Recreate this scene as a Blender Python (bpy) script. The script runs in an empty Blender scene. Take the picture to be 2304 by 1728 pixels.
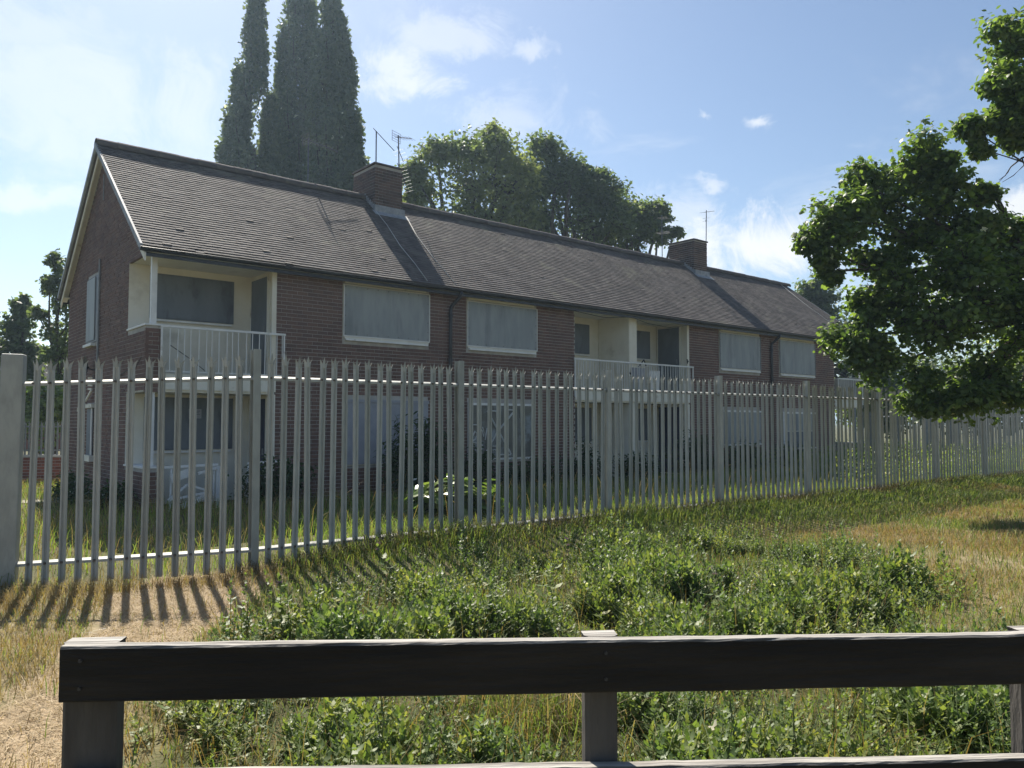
import bpy, math, random
import numpy as np
from mathutils import Vector
rng = np.random.default_rng(7)
random.seed(7)
scene = bpy.context.scene
COL = scene.collection

# ------------------------------------------------------------------ camera
F, CX, CY = 1757.0, 1152.0, 864.0
PITCH = math.atan(86 / F)
EYE = np.array([0, 0, 1.70])
cam_d = bpy.data.cameras.new('camera')
cam = bpy.data.objects.new('camera', cam_d)
COL.objects.link(cam)
cam.location = EYE
cam.rotation_euler = (math.pi / 2 + PITCH, 0, 0)
cam_d.sensor_width = 36
cam_d.lens = F / 2304 * 36
cam_d.clip_start = 0.05
cam_d.clip_end = 3000
scene.camera = cam

# ------------------------------------------------------------------ light
SUN_AZ, SUN_EL = math.radians(-25.8), math.radians(47.3)
sdir = Vector((math.sin(SUN_AZ) * math.cos(SUN_EL), math.cos(SUN_AZ) * math.cos(SUN_EL), math.sin(SUN_EL)))
sun_d = bpy.data.lights.new('sun', 'SUN')
sun_d.energy = 5.0
sun_d.angle = math.radians(0.55)
sun_d.color = (1.0, 0.93, 0.82)
sun = bpy.data.objects.new('sun', sun_d)
COL.objects.link(sun)
sun.location = (-20, 40, 60)
sun.rotation_euler = sdir.to_track_quat('Z', 'Y').to_euler()

scene.view_settings.view_transform = 'Standard'
scene.view_settings.look = 'None'
scene.view_settings.exposure = 0.94
scene.view_settings.gamma = 1.0
scene.view_settings.use_curve_mapping = False
scene.cycles.max_bounces = 8
scene.cycles.transmission_bounces = 6
scene.cycles.transparent_max_bounces = 8
scene.cycles.caustics_reflective = False
scene.cycles.caustics_refractive = False

world = bpy.data.worlds.new('World')
scene.world = world
world.use_nodes = True
SKY_STRENGTH = 0.067


def build_world():
    nt = world.node_tree
    nt.nodes.clear()
    N, L = nt.nodes.new, nt.links.new

    def math_(op, a, b=None, c=None, clamp=False):
        n = N('ShaderNodeMath')
        n.operation = op
        n.use_clamp = clamp
        for i, v in enumerate((a, b, c)):
            if v is None:
                continue
            if isinstance(v, (int, float)):
                n.inputs[i].default_value = v
            else:
                L(v, n.inputs[i])
        return n.outputs[0]
    out = N('ShaderNodeOutputWorld')
    bg = N('ShaderNodeBackground')
    bg.inputs['Strength'].default_value = SKY_STRENGTH
    sky = N('ShaderNodeTexSky')
    sky.sky_type = 'NISHITA'
    sky.sun_disc = False
    sky.sun_elevation = SUN_EL
    sky.sun_rotation = SUN_AZ
    sky.air_density = 1.0
    sky.dust_density = 0.6
    sky.ozone_density = 1.6
    tc = N('ShaderNodeTexCoord')
    sep = N('ShaderNodeSeparateXYZ')
    L(tc.outputs['Generated'], sep.inputs[0])
    x, y, z = sep.outputs
    az = math_('ARCTAN2', x, y)
    el = math_('ARCSINE', z)
    zz = math_('MAXIMUM', math_('ADD', z, 0.10), 0.03)
    px = math_('DIVIDE', x, zz)
    py = math_('DIVIDE', y, zz)
    comb = N('ShaderNodeCombineXYZ')
    L(px, comb.inputs[0])
    L(py, comb.inputs[1])

    def noise(scale, detail, rough, dist=0.0, vec=comb.outputs[0]):
        n = N('ShaderNodeTexNoise')
        n.inputs['Scale'].default_value = scale
        n.inputs['Detail'].default_value = detail
        n.inputs['Roughness'].default_value = rough
        n.inputs['Distortion'].default_value = dist
        L(vec, n.inputs['Vector'])
        return n.outputs['Fac']
    n1 = noise(1.3, 7, 0.62, 0.5)
    n2 = noise(16.0, 6, 0.6, 0.3, tc.outputs['Generated'])
    n4 = noise(11.0, 9, 0.68, 0.9, tc.outputs['Generated'])
    n3 = noise(5.0, 5, 0.55, 0.2, tc.outputs['Generated'])
    # thin high cloud everywhere
    thin = N('ShaderNodeMapRange')
    thin.interpolation_type = 'SMOOTHSTEP'
    L(n1, thin.inputs['Value'])
    thin.inputs['From Min'].default_value = 0.53
    thin.inputs['From Max'].default_value = 0.78
    thin.inputs['To Max'].default_value = 0.4
    total = thin.outputs[0]
    # individual clouds: direction (px of the photograph turned into azimuth and elevation), width, height
    blobs = [(905, 165, 160, 60, .62), (1000, 70, 190, 50, .42), (150, 215, 480, 150, .42), (60, 60, 330, 60, .3),
             (1690, 560, 210, 105, 1.0), (1560, 545, 160, 70, .9), (1230, 108, 60, 30, .45), (1705, 266, 40, 18, .7),
             (1592, 247, 25, 12, .5), (2290, 480, 95, 45, .95), (1585, 412, 40, 24, .55), (1150, 265, 200, 80, .35),
             (330, 360, 330, 90, .3), (60, 440, 140, 45, .5), (1480, 500, 200, 90, .5), (2230, 640, 330, 110, .75)]
    az_n = math_('ADD', az, math_('MULTIPLY', math_('SUBTRACT', n3, 0.5), 0.10))
    el_n = math_('ADD', el, math_('MULTIPLY', math_('SUBTRACT', n2, 0.5), 0.075))
    for bx, by, wx, wy, amp in blobs:
        cx, cz = (bx - CX) / F, -(by - CY) / F
        d = Vector((cx, math.cos(PITCH) - cz * math.sin(PITCH), math.sin(PITCH) + cz * math.cos(PITCH))).normalized()
        a0, e0 = math.atan2(d.x, d.y), math.asin(d.z)
        ax = math_('POWER', math_('DIVIDE', math_('SUBTRACT', az_n, a0), wx / F), 2.0)
        ey = math_('POWER', math_('DIVIDE', math_('SUBTRACT', el_n, e0), wy / F), 2.0)
        r = math_('SQRT', math_('ADD', ax, ey))
        m = N('ShaderNodeMapRange')
        m.interpolation_type = 'SMOOTHSTEP'
        L(math_('ADD', r, math_('MULTIPLY', math_('SUBTRACT', n4, 0.5), 2.6)), m.inputs['Value'])
        m.inputs['From Min'].default_value = 1.05
        m.inputs['From Max'].default_value = 0.15
        m.inputs['To Max'].default_value = amp
        total = math_('MAXIMUM', total, m.outputs[0])
    total = math_('MULTIPLY', total, math_('ADD', 0.72, math_('MULTIPLY', n2, 0.5)), clamp=True)
    mix = N('ShaderNodeMix')
    mix.data_type = 'RGBA'
    L(total, mix.inputs['Factor'])
    hsv = N('ShaderNodeHueSaturation')
    hsv.inputs['Saturation'].default_value = 1.0
    L(sky.outputs[0], hsv.inputs['Color'])
    L(hsv.outputs[0], mix.inputs['A'])
    mix.inputs['B'].default_value = (8.0, 8.1, 8.3, 1)
    L(mix.outputs['Result'], bg.inputs['Color'])
    L(bg.outputs[0], out.inputs[0])


build_world()


# ------------------------------------------------------------------ helpers
def ray(x, y):
    c = ((x - CX) / F, 1.0, -(y - CY) / F)
    cp, sp = math.cos(PITCH), math.sin(PITCH)
    return np.array([c[0], c[1] * cp - c[2] * sp, c[1] * sp + c[2] * cp])


def on_ground(x, y, z=0.0):
    r = ray(x, y)
    return EYE + r * (z - EYE[2]) / r[2]


def at_depth(x, y, d):
    r = ray(x, y)
    return EYE + r * d / r[1]


AZ = math.radians(50.1)
U = np.array([math.sin(AZ), math.cos(AZ), 0])
V = np.array([-U[1], U[0], 0])
C0 = np.array([-6.966, 14.8, 0])


def HW(t, s, z=0.0):
    """house coordinates (along the front, back from the front, up) to the world"""
    return C0 + U * t + V * s + np.array([0, 0, z])


def link(o, parent=None):
    COL.objects.link(o)
    if parent is not None:
        o.parent = parent
    return o


def tag(o, label=None, cat=None, group=None, kind=None):
    if label:
        o['label'] = label
    if cat:
        o['category'] = cat
    if group:
        o['group'] = group
    if kind:
        o['kind'] = kind
    return o


def empty(name, loc=(0, 0, 0), rz=0.0, label=None, cat=None, group=None):
    o = bpy.data.objects.new(name, None)
    o.empty_display_size = 0.2
    link(o)
    o.location = loc
    o.rotation_euler = (0, 0, rz)
    return tag(o, label, cat, group)


def mesh_obj(name, me, mat, parent=None, smooth=False):
    o = bpy.data.objects.new(name, me)
    if mat is not None and not me.materials:
        me.materials.append(mat)
    if smooth:
        me.polygons.foreach_set('use_smooth', np.ones(len(me.polygons), bool))
    return link(o, parent)


def big_mesh(name, verts, faces, flat=False):
    """mesh from numpy arrays; faces all of the same size"""
    me = bpy.data.meshes.new(name)
    verts = np.asarray(verts, np.float32)
    faces = np.asarray(faces, np.int32)
    k = faces.shape[1]
    me.vertices.add(len(verts))
    me.vertices.foreach_set('co', verts.ravel())
    me.loops.add(faces.size)
    me.loops.foreach_set('vertex_index', faces.ravel())
    me.polygons.add(len(faces))
    me.polygons.foreach_set('loop_start', np.arange(0, faces.size, k, dtype=np.int32))
    me.update(calc_edges=True)
    if flat:
        me.shade_flat()
    return me


class MB:
    """collects boxes, tubes and faces of ONE part"""

    def __init__(self):
        self.v, self.f = [], []

    def add(self, verts, faces):
        n = len(self.v)
        self.v += [tuple(map(float, p)) for p in verts]
        self.f += [tuple(i + n for i in f) for f in faces]
        return self

    def box(self, x0, x1, y0, y1, z0, z1):
        return self.add([(x0, y0, z0), (x1, y0, z0), (x1, y1, z0), (x0, y1, z0), (x0, y0, z1), (x1, y0, z1), (x1, y1, z1), (x0, y1, z1)],
                        [(0, 3, 2, 1), (4, 5, 6, 7), (0, 1, 5, 4), (1, 2, 6, 5), (2, 3, 7, 6), (3, 0, 4, 7)])

    def beam(self, p, q, w, h, up=(0, 0, 1)):
        """rectangular bar from p to q"""
        p, q, up = np.array(p, float), np.array(q, float), np.array(up, float)
        d = (q - p) / np.linalg.norm(q - p)
        a = np.cross(d, up)
        if np.linalg.norm(a) < 1e-4:
            a = np.cross(d, (0, 1, 0))
        a /= np.linalg.norm(a)
        b = np.cross(a, d)
        vs = [c + sa * a * w / 2 + sb * b * h / 2 for c in (p, q) for sa, sb in ((-1, -1), (1, -1), (1, 1), (-1, 1))]
        return self.add(vs, [(3, 2, 1, 0), (4, 5, 6, 7), (0, 1, 5, 4), (1, 2, 6, 5), (2, 3, 7, 6), (3, 0, 4, 7)])

    def tube(self, pts, radii, n=6):
        pts = [np.array(p, float) for p in pts]
        if isinstance(radii, (int, float)):
            radii = [radii] * len(pts)
        vs, fs = [], []
        for i, p in enumerate(pts):
            d = pts[min(i + 1, len(pts) - 1)] - pts[max(i - 1, 0)]
            d /= np.linalg.norm(d) + 1e-9
            a = np.cross(d, (0.31, 0.95, 0.1) if abs(d[2]) > .8 else (0, 0, 1))
            a /= np.linalg.norm(a) + 1e-9
            b = np.cross(d, a)
            for k in range(n):
                an = 2 * math.pi * k / n
                vs.append(p + radii[i] * (math.cos(an) * a + math.sin(an) * b))
        for i in range(len(pts) - 1):
            for k in range(n):
                k2 = (k + 1) % n
                fs.append((i * n + k, i * n + k2, (i + 1) * n + k2, (i + 1) * n + k))
        fs.append(tuple(range(n))[::-1])
        fs.append(tuple((len(pts) - 1) * n + k for k in range(n)))
        return self.add(vs, fs)

    def prism(self, poly, axis, a0, a1):
        """polygon extruded along axis 0, 1 or 2"""
        n = len(poly)
        vs = []
        for a in (a0, a1):
            for p in poly:
                q = list(p)
                q.insert(axis, a)
                vs.append(q)
        fs = [tuple(range(n))[::-1], tuple(range(n, 2 * n))]
        for k in range(n):
            k2 = (k + 1) % n
            fs.append((k, k2, n + k2, n + k))
        return self.add(vs, fs)

    def mesh(self, name):
        me = bpy.data.meshes.new(name)
        me.from_pydata(self.v, [], self.f)
        me.update()
        import bmesh
        b = bmesh.new()
        b.from_mesh(me)
        bmesh.ops.recalc_face_normals(b, faces=b.faces)
        b.to_mesh(me)
        b.free()
        return me

    def build(self, name, mat, parent=None, smooth=False, bevel=0.0):
        o = mesh_obj(name, self.mesh(name), mat, parent, smooth)
        if bevel:
            m = o.modifiers.new('bevel', 'BEVEL')
            m.width = bevel
            m.segments = 2
            m.limit_method = 'ANGLE'
        return o


# ------------------------------------------------------------------ materials
def srgb(r, g, b):
    f = lambda c: ((c / 255 + .055) / 1.055) ** 2.4 if c > 10 else c / 255 / 12.92
    return (f(r), f(g), f(b), 1)


MATS = {}


def surf(name, c1, c2, scale=4.0, rough=0.8, bump=0.0, bscale=60.0, metallic=0.0, stretch=(1, 1, 1), c3=None, s3=1.2, t3=(.55, .7),
         island=None, spec=0.3, coord='Object', detail=6):
    """two noisy tones, a third in patches, per-piece variation, fine relief"""
    m = bpy.data.materials.new(name)
    m.use_nodes = True
    nt = m.node_tree
    N, L = nt.nodes.new, nt.links.new
    b = nt.nodes['Principled BSDF']
    b.inputs['Roughness'].default_value = rough
    b.inputs['Metallic'].default_value = metallic
    b.inputs['Specular IOR Level'].default_value = spec
    tc = N('ShaderNodeTexCoord')
    mp = N('ShaderNodeMapping')
    mp.inputs['Scale'].default_value = stretch
    L(tc.outputs[coord], mp.inputs['Vector'])

    def noise(s, d=detail, r=.6):
        n = N('ShaderNodeTexNoise')
        n.inputs['Scale'].default_value = s
        n.inputs['Detail'].default_value = d
        n.inputs['Roughness'].default_value = r
        L(mp.outputs[0], n.inputs['Vector'])
        return n.outputs['Fac']

    def ramp(v, a, e, tmax=1.0):
        n = N('ShaderNodeMapRange')
        n.interpolation_type = 'SMOOTHSTEP'
        L(v, n.inputs[0])
        n.inputs[1].default_value, n.inputs[2].default_value = a, e
        n.inputs[4].default_value = tmax
        return n.outputs[0]

    def mix(f, a, c):
        n = N('ShaderNodeMix')
        n.data_type = 'RGBA'
        L(f, n.inputs['Factor'])
        for v, k in ((a, 'A'), (c, 'B')):
            if isinstance(v, tuple):
                n.inputs[k].default_value = v if len(v) == 4 else v + (1,)
            else:
                L(v, n.inputs[k])
        return n.outputs['Result']
    col = mix(ramp(noise(scale), .35, .65), c1, c2)
    if c3:
        col = mix(ramp(noise(s3), *t3), col, c3)
    if island:
        geo = N('ShaderNodeNewGeometry')
        oi = N('ShaderNodeObjectInfo')
        ad = N('ShaderNodeMath')
        ad.operation = 'ADD'
        L(geo.outputs['Random Per Island'], ad.inputs[0])
        L(oi.outputs['Random'], ad.inputs[1])
        fr = N('ShaderNodeMath')
        fr.operation = 'FRACT'
        L(ad.outputs[0], fr.inputs[0])
        cr = N('ShaderNodeValToRGB')
        cr.color_ramp.interpolation = 'LINEAR'
        els = cr.color_ramp.elements
        for i, c in enumerate(island):
            p = i / (len(island) - 1)
            e = els[0] if i == 0 else (els[1] if i == len(island) - 1 else els.new(p))
            e.position = p
            e.color = tuple(c) + (1,) if len(c) == 3 else c
        L(fr.outputs[0], cr.inputs[0])
        n = N('ShaderNodeMix')
        n.data_type = 'RGBA'
        n.blend_type = 'MULTIPLY'
        n.inputs['Factor'].default_value = 1
        L(col, n.inputs['A'])
        L(cr.outputs[0], n.inputs['B'])
        col = n.outputs['Result']
    L(col, b.inputs['Base Color'])
    if bump:
        bp = N('ShaderNodeBump')
        bp.inputs['Strength'].default_value = bump
        bp.inputs['Distance'].default_value = 0.02
        L(noise(bscale, 4), bp.inputs['Height'])
        L(bp.outputs[0], b.inputs['Normal'])
    MATS[name] = m
    return m


def leafy(name, cols, trans=.45, rough=.5, spec=.25, tcol=1.6, patch=None, pscale=.9):
    """leaf: colour differs from leaf to leaf, light shines through"""
    m = bpy.data.materials.new(name)
    m.use_nodes = True
    nt = m.node_tree
    N, L = nt.nodes.new, nt.links.new
    b = nt.nodes['Principled BSDF']
    out = nt.nodes['Material Output']
    b.inputs['Roughness'].default_value = rough
    b.inputs['Specular IOR Level'].default_value = spec
    geo = N('ShaderNodeNewGeometry')
    cr = N('ShaderNodeValToRGB')
    els = cr.color_ramp.elements
    for i, c in enumerate(cols):
        p = i / (len(cols) - 1)
        e = els[0] if i == 0 else (els[1] if i == len(cols) - 1 else els.new(p))
        e.position = p
        e.color = tuple(c) + (1,)
    L(geo.outputs['Random Per Island'], cr.inputs[0])
    leaf_col = cr.outputs[0]
    if patch:      # broad patches of another tint
        tc = N('ShaderNodeTexCoord')
        nz = N('ShaderNodeTexNoise')
        nz.inputs['Scale'].default_value = pscale
        nz.inputs['Detail'].default_value = 4
        L(tc.outputs['Object'], nz.inputs['Vector'])
        mr = N('ShaderNodeMapRange')
        mr.interpolation_type = 'SMOOTHSTEP'
        L(nz.outputs[0], mr.inputs[0])
        mr.inputs[1].default_value, mr.inputs[2].default_value = .38, .66
        pm = N('ShaderNodeMix')
        pm.data_type = 'RGBA'
        pm.blend_type = 'MULTIPLY'
        L(mr.outputs[0], pm.inputs['Factor'])
        L(leaf_col, pm.inputs['A'])
        pm.inputs['B'].default_value = tuple(patch) + (1,)
        leaf_col = pm.outputs['Result']
    L(leaf_col, b.inputs['Base Color'])
    t = N('ShaderNodeBsdfTranslucent')
    g = N('ShaderNodeMix')
    g.data_type = 'RGBA'
    g.blend_type = 'MULTIPLY'
    g.inputs['Factor'].default_value = 1
    L(leaf_col, g.inputs['A'])
    g.inputs['B'].default_value = (tcol * 1.05, tcol * 1.1, tcol * .5, 1)
    L(g.outputs['Result'], t.inputs['Color'])
    mx = N('ShaderNodeMixShader')
    mx.inputs[0].default_value = trans
    L(b.outputs[0], mx.inputs[1])
    L(t.outputs[0], mx.inputs[2])
    L(mx.outputs[0], out.inputs['Surface'])
    MATS[name] = m
    return m


M_mortar = surf('mortar', (.36, .34, .32), (.46, .44, .41), 3, .95, .3, 120, c3=(.24, .225, .215), s3=.5, t3=(.5, .7))
M_brick = surf('brick_clay', (.19, .127, .107), (.235, .157, .13), 1.4, .9, .35, 90, c3=(.24, .155, .13), s3=.35, t3=(.5, .7),
               island=[(.62, .60, .64), (.9, .86, .86), (1, 1, 1), (.75, .68, .70), (1.18, 1.05, .95), (.85, .78, .76)])
M_soot = surf('sooty_brick', (.085, .066, .062), (.12, .09, .082), 2, .9, .35, 90, island=[(.7, .7, .75), (1, 1, 1), (.85, .8, .8), (1.3, 1.15, 1.05)])
M_brickred = surf('brick_red', (.22, .085, .06), (.28, .12, .08), 2, .9, .35, 90, island=[(.7, .7, .75), (1, 1, 1), (.85, .8, .8), (1.15, 1.05, 1)])
M_tile = surf('roof_tile', (.112, .100, .094), (.178, .158, .145), 1.6, .85, .15, 60, spec=.25, c3=(.205, .195, .15), s3=.8, t3=(.54, .72),
              island=[(.6, .6, .62), (1, .97, .95), (1.15, 1.1, 1.05), (.8, .8, .82), (1.4, 1.34, 1.22), (.92, .91, .9)])
M_ridge = surf('ridge_tile', (.085, .075, .075), (.12, .105, .10), 1.5, .9, .4, 50, c3=(.17, .17, .12), s3=1.5, t3=(.58, .72),
               island=[(.8, .8, .82), (1.1, 1.08, 1.05), (.95, .95, .95)])
M_lead = surf('lead', (.22, .235, .25), (.32, .335, .35), 6, .65, .2, 30)
M_cream = surf('cream_render', (.68, .645, .55), (.76, .73, .64), 1.2, .9, .15, 80, c3=(.52, .48, .40), s3=1.1, t3=(.56, .75))
M_soffit = surf('cream_paint', (.68, .655, .57), (.75, .73, .65), 2, .75, .1, 60, c3=(.40, .36, .29), s3=2.5, t3=(.58, .72))
M_white = surf('white_paint', (.66, .66, .65), (.76, .76, .74), 3, .55, .1, 40, c3=(.45, .42, .38), s3=4, t3=(.6, .72))
M_gutter = surf('black_plastic', (.016, .018, .024), (.03, .032, .04), 3, .45, spec=.5)
M_screen = surf('steel_sheet', (.265, .288, .298), (.325, .345, .35), 1.5, .6, .05, 30, metallic=.15, stretch=(2.2, 2.2, .5), c3=(.205, .222, .23), s3=.9, t3=(.5, .7))
M_screen2 = surf('dark_steel_sheet', (.135, .155, .18), (.17, .19, .215), 2, .6, .05, 30, metallic=.15, stretch=(1, 1, .45), c3=(.085, .095, .115), s3=1.7)
M_screen3 = surf('pale_board', (.27, .28, .315), (.33, .34, .375), 1.4, .8, .05, 30, c3=(.21, .225, .245), s3=1.2)
M_screen4 = surf('dark_board', (.12, .12, .11), (.18, .175, .15), 1.6, .8, .05, 30, c3=(.27, .30, .31), s3=1.3, t3=(.5, .62))
M_door = surf('navy_door', (.018, .026, .06), (.026, .035, .075), 2, .5, spec=.4)
M_galv = surf('galvanised', (.37, .372, .345), (.455, .455, .42), 9, .62, .08, 70, metallic=.3, stretch=(1, 1, .35), c3=(.31, .31, .28), s3=3.5, t3=(.55, .72),
              island=[(.82, .83, .82), (1.05, 1.05, 1.05), (.95, .95, .93), (1.12, 1.12, 1.13)])
M_galv2 = surf('dull_steel', (.20, .215, .22), (.27, .28, .285), 9, .6, metallic=.35)
M_rust = surf('bolt_rust', (.10, .085, .075), (.16, .13, .11), 20, .8)
M_timber = None
M_bark = surf('bark', (.055, .045, .035), (.10, .085, .065), 6, .95, .8, 22, stretch=(1, 1, .3))
M_path = surf('concrete_path', (.36, .33, .27), (.44, .41, .34), 2, .95, .3, 40)
M_coping = surf('concrete', (.40, .39, .36), (.50, .48, .44), 3, .95, .3, 50)
M_wire = surf('cable', (.02, .02, .02), (.03, .03, .03), 3, .6)
M_cablew = surf('pale_cable', (.45, .44, .42), (.5, .5, .48), 3, .6)
M_alu = surf('aerial_metal', (.10, .11, .12), (.16, .17, .18), 8, .5, metallic=.4)
M_spray = surf('white_spray', (.42, .43, .42), (.56, .57, .56), 3, .8)
M_blackpaint = surf('black_spray', (.02, .02, .025), (.03, .03, .035), 3, .8)

# creosoted timber: sides painted blacker for shade, upper faces paler for sun and weathering
def timber():
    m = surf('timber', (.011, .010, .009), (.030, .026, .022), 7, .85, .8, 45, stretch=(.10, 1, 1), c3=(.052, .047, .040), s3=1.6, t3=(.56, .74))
    nt = m.node_tree
    N, L = nt.nodes.new, nt.links.new
    b = nt.nodes['Principled BSDF']
    old = b.inputs['Base Color'].links[0].from_socket
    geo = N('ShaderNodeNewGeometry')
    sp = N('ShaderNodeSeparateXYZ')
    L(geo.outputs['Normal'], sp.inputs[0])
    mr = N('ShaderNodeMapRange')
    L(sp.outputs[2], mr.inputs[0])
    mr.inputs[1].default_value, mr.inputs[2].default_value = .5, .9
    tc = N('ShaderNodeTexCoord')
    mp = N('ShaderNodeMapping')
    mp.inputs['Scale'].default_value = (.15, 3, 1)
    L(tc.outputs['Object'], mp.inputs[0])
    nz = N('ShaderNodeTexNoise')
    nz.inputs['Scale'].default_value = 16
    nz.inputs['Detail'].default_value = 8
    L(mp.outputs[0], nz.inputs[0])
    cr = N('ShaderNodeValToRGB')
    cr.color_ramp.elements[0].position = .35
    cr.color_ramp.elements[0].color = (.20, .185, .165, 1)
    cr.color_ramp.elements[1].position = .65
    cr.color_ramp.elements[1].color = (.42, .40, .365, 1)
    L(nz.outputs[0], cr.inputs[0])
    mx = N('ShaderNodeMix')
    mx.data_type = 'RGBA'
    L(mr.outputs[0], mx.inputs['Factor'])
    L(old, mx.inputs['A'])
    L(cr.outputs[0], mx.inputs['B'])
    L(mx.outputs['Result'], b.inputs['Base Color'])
    return m


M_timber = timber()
M_post = surf('weathered_post', (.055, .05, .046), (.10, .092, .084), 6, .9, .5, 45, stretch=(1, 1, .2))

L_grass = leafy('grass_green', [(.06, .115, .026), (.085, .155, .034), (.11, .19, .045), (.14, .21, .055), (.19, .21, .075)], .45, .55, patch=(1.15, 1.1, 1.0))
L_lawn = leafy('lawn_green', [(.09, .15, .03), (.13, .20, .04), (.17, .25, .055), (.22, .27, .075)], .48, .55)
L_grassd = leafy('grass_dark', [(.035, .065, .018), (.05, .09, .02), (.075, .12, .03)], .4, .55)
L_dry = leafy('grass_dry', [(.30, .21, .105), (.37, .28, .15), (.24, .17, .085), (.20, .19, .075), (.42, .34, .20)], .35, .7, .15, 1.1, patch=(.8, .72, .62))
L_straw = leafy('straw', [(.36, .27, .16), (.48, .37, .24), (.24, .17, .10), (.54, .44, .30)], .2, .75, .15, 1.0)
L_weed = leafy('weed_leaf', [(.09, .155, .05), (.12, .195, .06), (.15, .22, .075), (.11, .165, .075), (.21, .25, .09)], .42, .5, .35, 1.4, patch=(1.5, 1.25, 1.05))
L_thistle = leafy('thistle_leaf', [(.115, .175, .06), (.145, .205, .07), (.18, .235, .085), (.10, .15, .05)], .42, .5, .35, 1.4, patch=(1.3, 1.15, 1.0))
L_stem = leafy('weed_stem', [(.09, .12, .045), (.15, .13, .06), (.10, .14, .05)], .2, .6)
L_syc = leafy('sycamore_leaf', [(.055, .095, .03), (.075, .122, .037), (.095, .15, .044), (.06, .10, .036), (.13, .18, .05)], .5, .42, .4, 2.1)
L_poplar = leafy('poplar_leaf', [(.075, .105, .075), (.10, .13, .088), (.13, .155, .10)], .45, .45, .45, 1.5)
L_willow = leafy('pale_leaf', [(.22, .25, .105), (.28, .30, .13), (.32, .32, .15), (.19, .22, .105)], .48, .5, .3, 1.5, patch=(.55, .66, .75), pscale=.3)
L_tree = leafy('dark_tree_leaf', [(.08, .115, .06), (.105, .145, .07), (.135, .17, .08)], .47, .5, .35, 1.6)
L_shrub = leafy('shrub_leaf', [(.03, .06, .025), (.045, .085, .035), (.06, .10, .04)], .4, .45, .35, 1.4)
L_bright = leafy('bright_leaf', [(.10, .17, .04), (.16, .23, .06), (.20, .26, .08)], .4, .35, .5, 1.3)
L_fluff = leafy('seed_fluff', [(.6, .56, .48), (.7, .66, .58)], .4, .9, .1, 1)
L_purple = leafy('thistle_flower', [(.22, .13, .24), (.30, .2, .32)], .3, .8, .1, 1)


# ------------------------------------------------------------------ leaf and blade scatter
def rot_from(normal, spin):
    """(N,3,3) frames: z along normal, turned by spin about it"""
    n = normal / (np.linalg.norm(normal, axis=1, keepdims=True) + 1e-9)
    ref = np.where(np.abs(n[:, 2:3]) > .95, np.array([[1., 0, 0]]), np.array([[0., 0, 1]]))
    a = np.cross(ref, n)
    a /= np.linalg.norm(a, axis=1, keepdims=True) + 1e-9
    b = np.cross(n, a)
    c, s = np.cos(spin)[:, None], np.sin(spin)[:, None]
    x = a * c + b * s
    y = -a * s + b * c
    return np.stack([x, y, n], axis=2)


def scatter(tv, tf, pos, R, size):
    tv, tf = np.asarray(tv, float), np.asarray(tf, int)
    n = len(pos)
    size = np.asarray(size, float)
    if size.ndim == 1:
        size = size[:, None]
    v = np.einsum('nij,nkj->nki', R, tv[None] * size[:, None, :]) + pos[:, None, :]
    f = tf[None] + (np.arange(n) * len(tv))[:, None, None]
    return v.reshape(-1, 3), f.reshape(-1, tf.shape[1])


# leaf shapes lie in x (width) and y (length), base at the origin
LEAF_OVAL = ([(0, 0, 0), (.28, .35, .06), (-.28, .35, .06), (.22, .72, .03), (-.22, .72, .03), (0, 1, -.06)],
             [(0, 1, 2), (1, 3, 4), (1, 4, 2), (3, 5, 4)])
LEAF_LONG = ([(0, 0, 0), (.13, .35, .05), (-.13, .35, .05), (.10, .7, 0), (-.10, .7, 0), (0, 1, -.12)],
             [(0, 1, 2), (1, 3, 4), (1, 4, 2), (3, 5, 4)])
LEAF_PALM = ([(0, 0, .02), (.50, .12, -.03), (.27, .37, .05), (.50, .64, -.04), (0, 1, -.08), (-.50, .64, -.04), (-.27, .37, .05), (-.50, .12, -.03)],
             [(0, 1, 2), (0, 2, 6), (0, 6, 7), (2, 3, 4), (2, 4, 6), (6, 4, 5)])
LEAF_LOBED = ([(0, 0, 0), (.27, .28, .02), (.09, .42, .05), (.23, .64, -.02), (0, 1, -.14), (-.23, .64, -.02), (-.09, .42, .05), (-.27, .28, .02)],
              [(0, 1, 2), (0, 2, 6), (0, 6, 7), (2, 3, 4), (2, 4, 6), (6, 4, 5)])
LEAF_Q = ([(0, 0, 0), (.34, .5, .07), (0, 1, -.06), (-.34, .5, .07)], [(0, 1, 2), (0, 2, 3)])
SPRAY = ([(0, 0, 0), (.35, .3, .05), (.05, .45, .1), (-.35, .35, .02), (.3, .8, -.05), (0, 1, 0), (-.28, .85, -.08)],
         [(0, 1, 2), (0, 2, 3), (2, 1, 4), (2, 4, 5), (2, 5, 6), (2, 6, 3)])


def blades(pos, h, w, lean, seed=1, curl=1.0, az=None):
    """curved grass blades, three triangles each"""
    r = np.random.default_rng(seed)
    n = len(pos)
    phi = r.uniform(0, 2 * np.pi, n) if az is None else az
    d = np.stack([np.cos(phi), np.sin(phi), np.zeros(n)], 1)
    ps = phi + np.pi / 2 + r.normal(0, .6, n)
    sd = np.stack([np.cos(ps), np.sin(ps), np.zeros(n)], 1)
    lean = (lean * h)[:, None]
    up = np.array([[0, 0, 1.]])
    mid = pos + up * (h * .58)[:, None] + d * lean * .28
    tip = pos + up * (h * np.clip(1 - .25 * curl * (lean[:, 0] / h) ** 1, .25, 1))[:, None] + d * lean
    ww = (w / 2)[:, None]
    v = np.stack([pos - sd * ww, pos + sd * ww, mid - sd * ww * .75, mid + sd * ww * .75, tip], 1).reshape(-1, 3)
    f = np.array([(0, 1, 3), (0, 3, 2), (2, 3, 4)])[None] + (np.arange(n) * 5)[:, None, None]
    return v, f.reshape(-1, 3)


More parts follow.
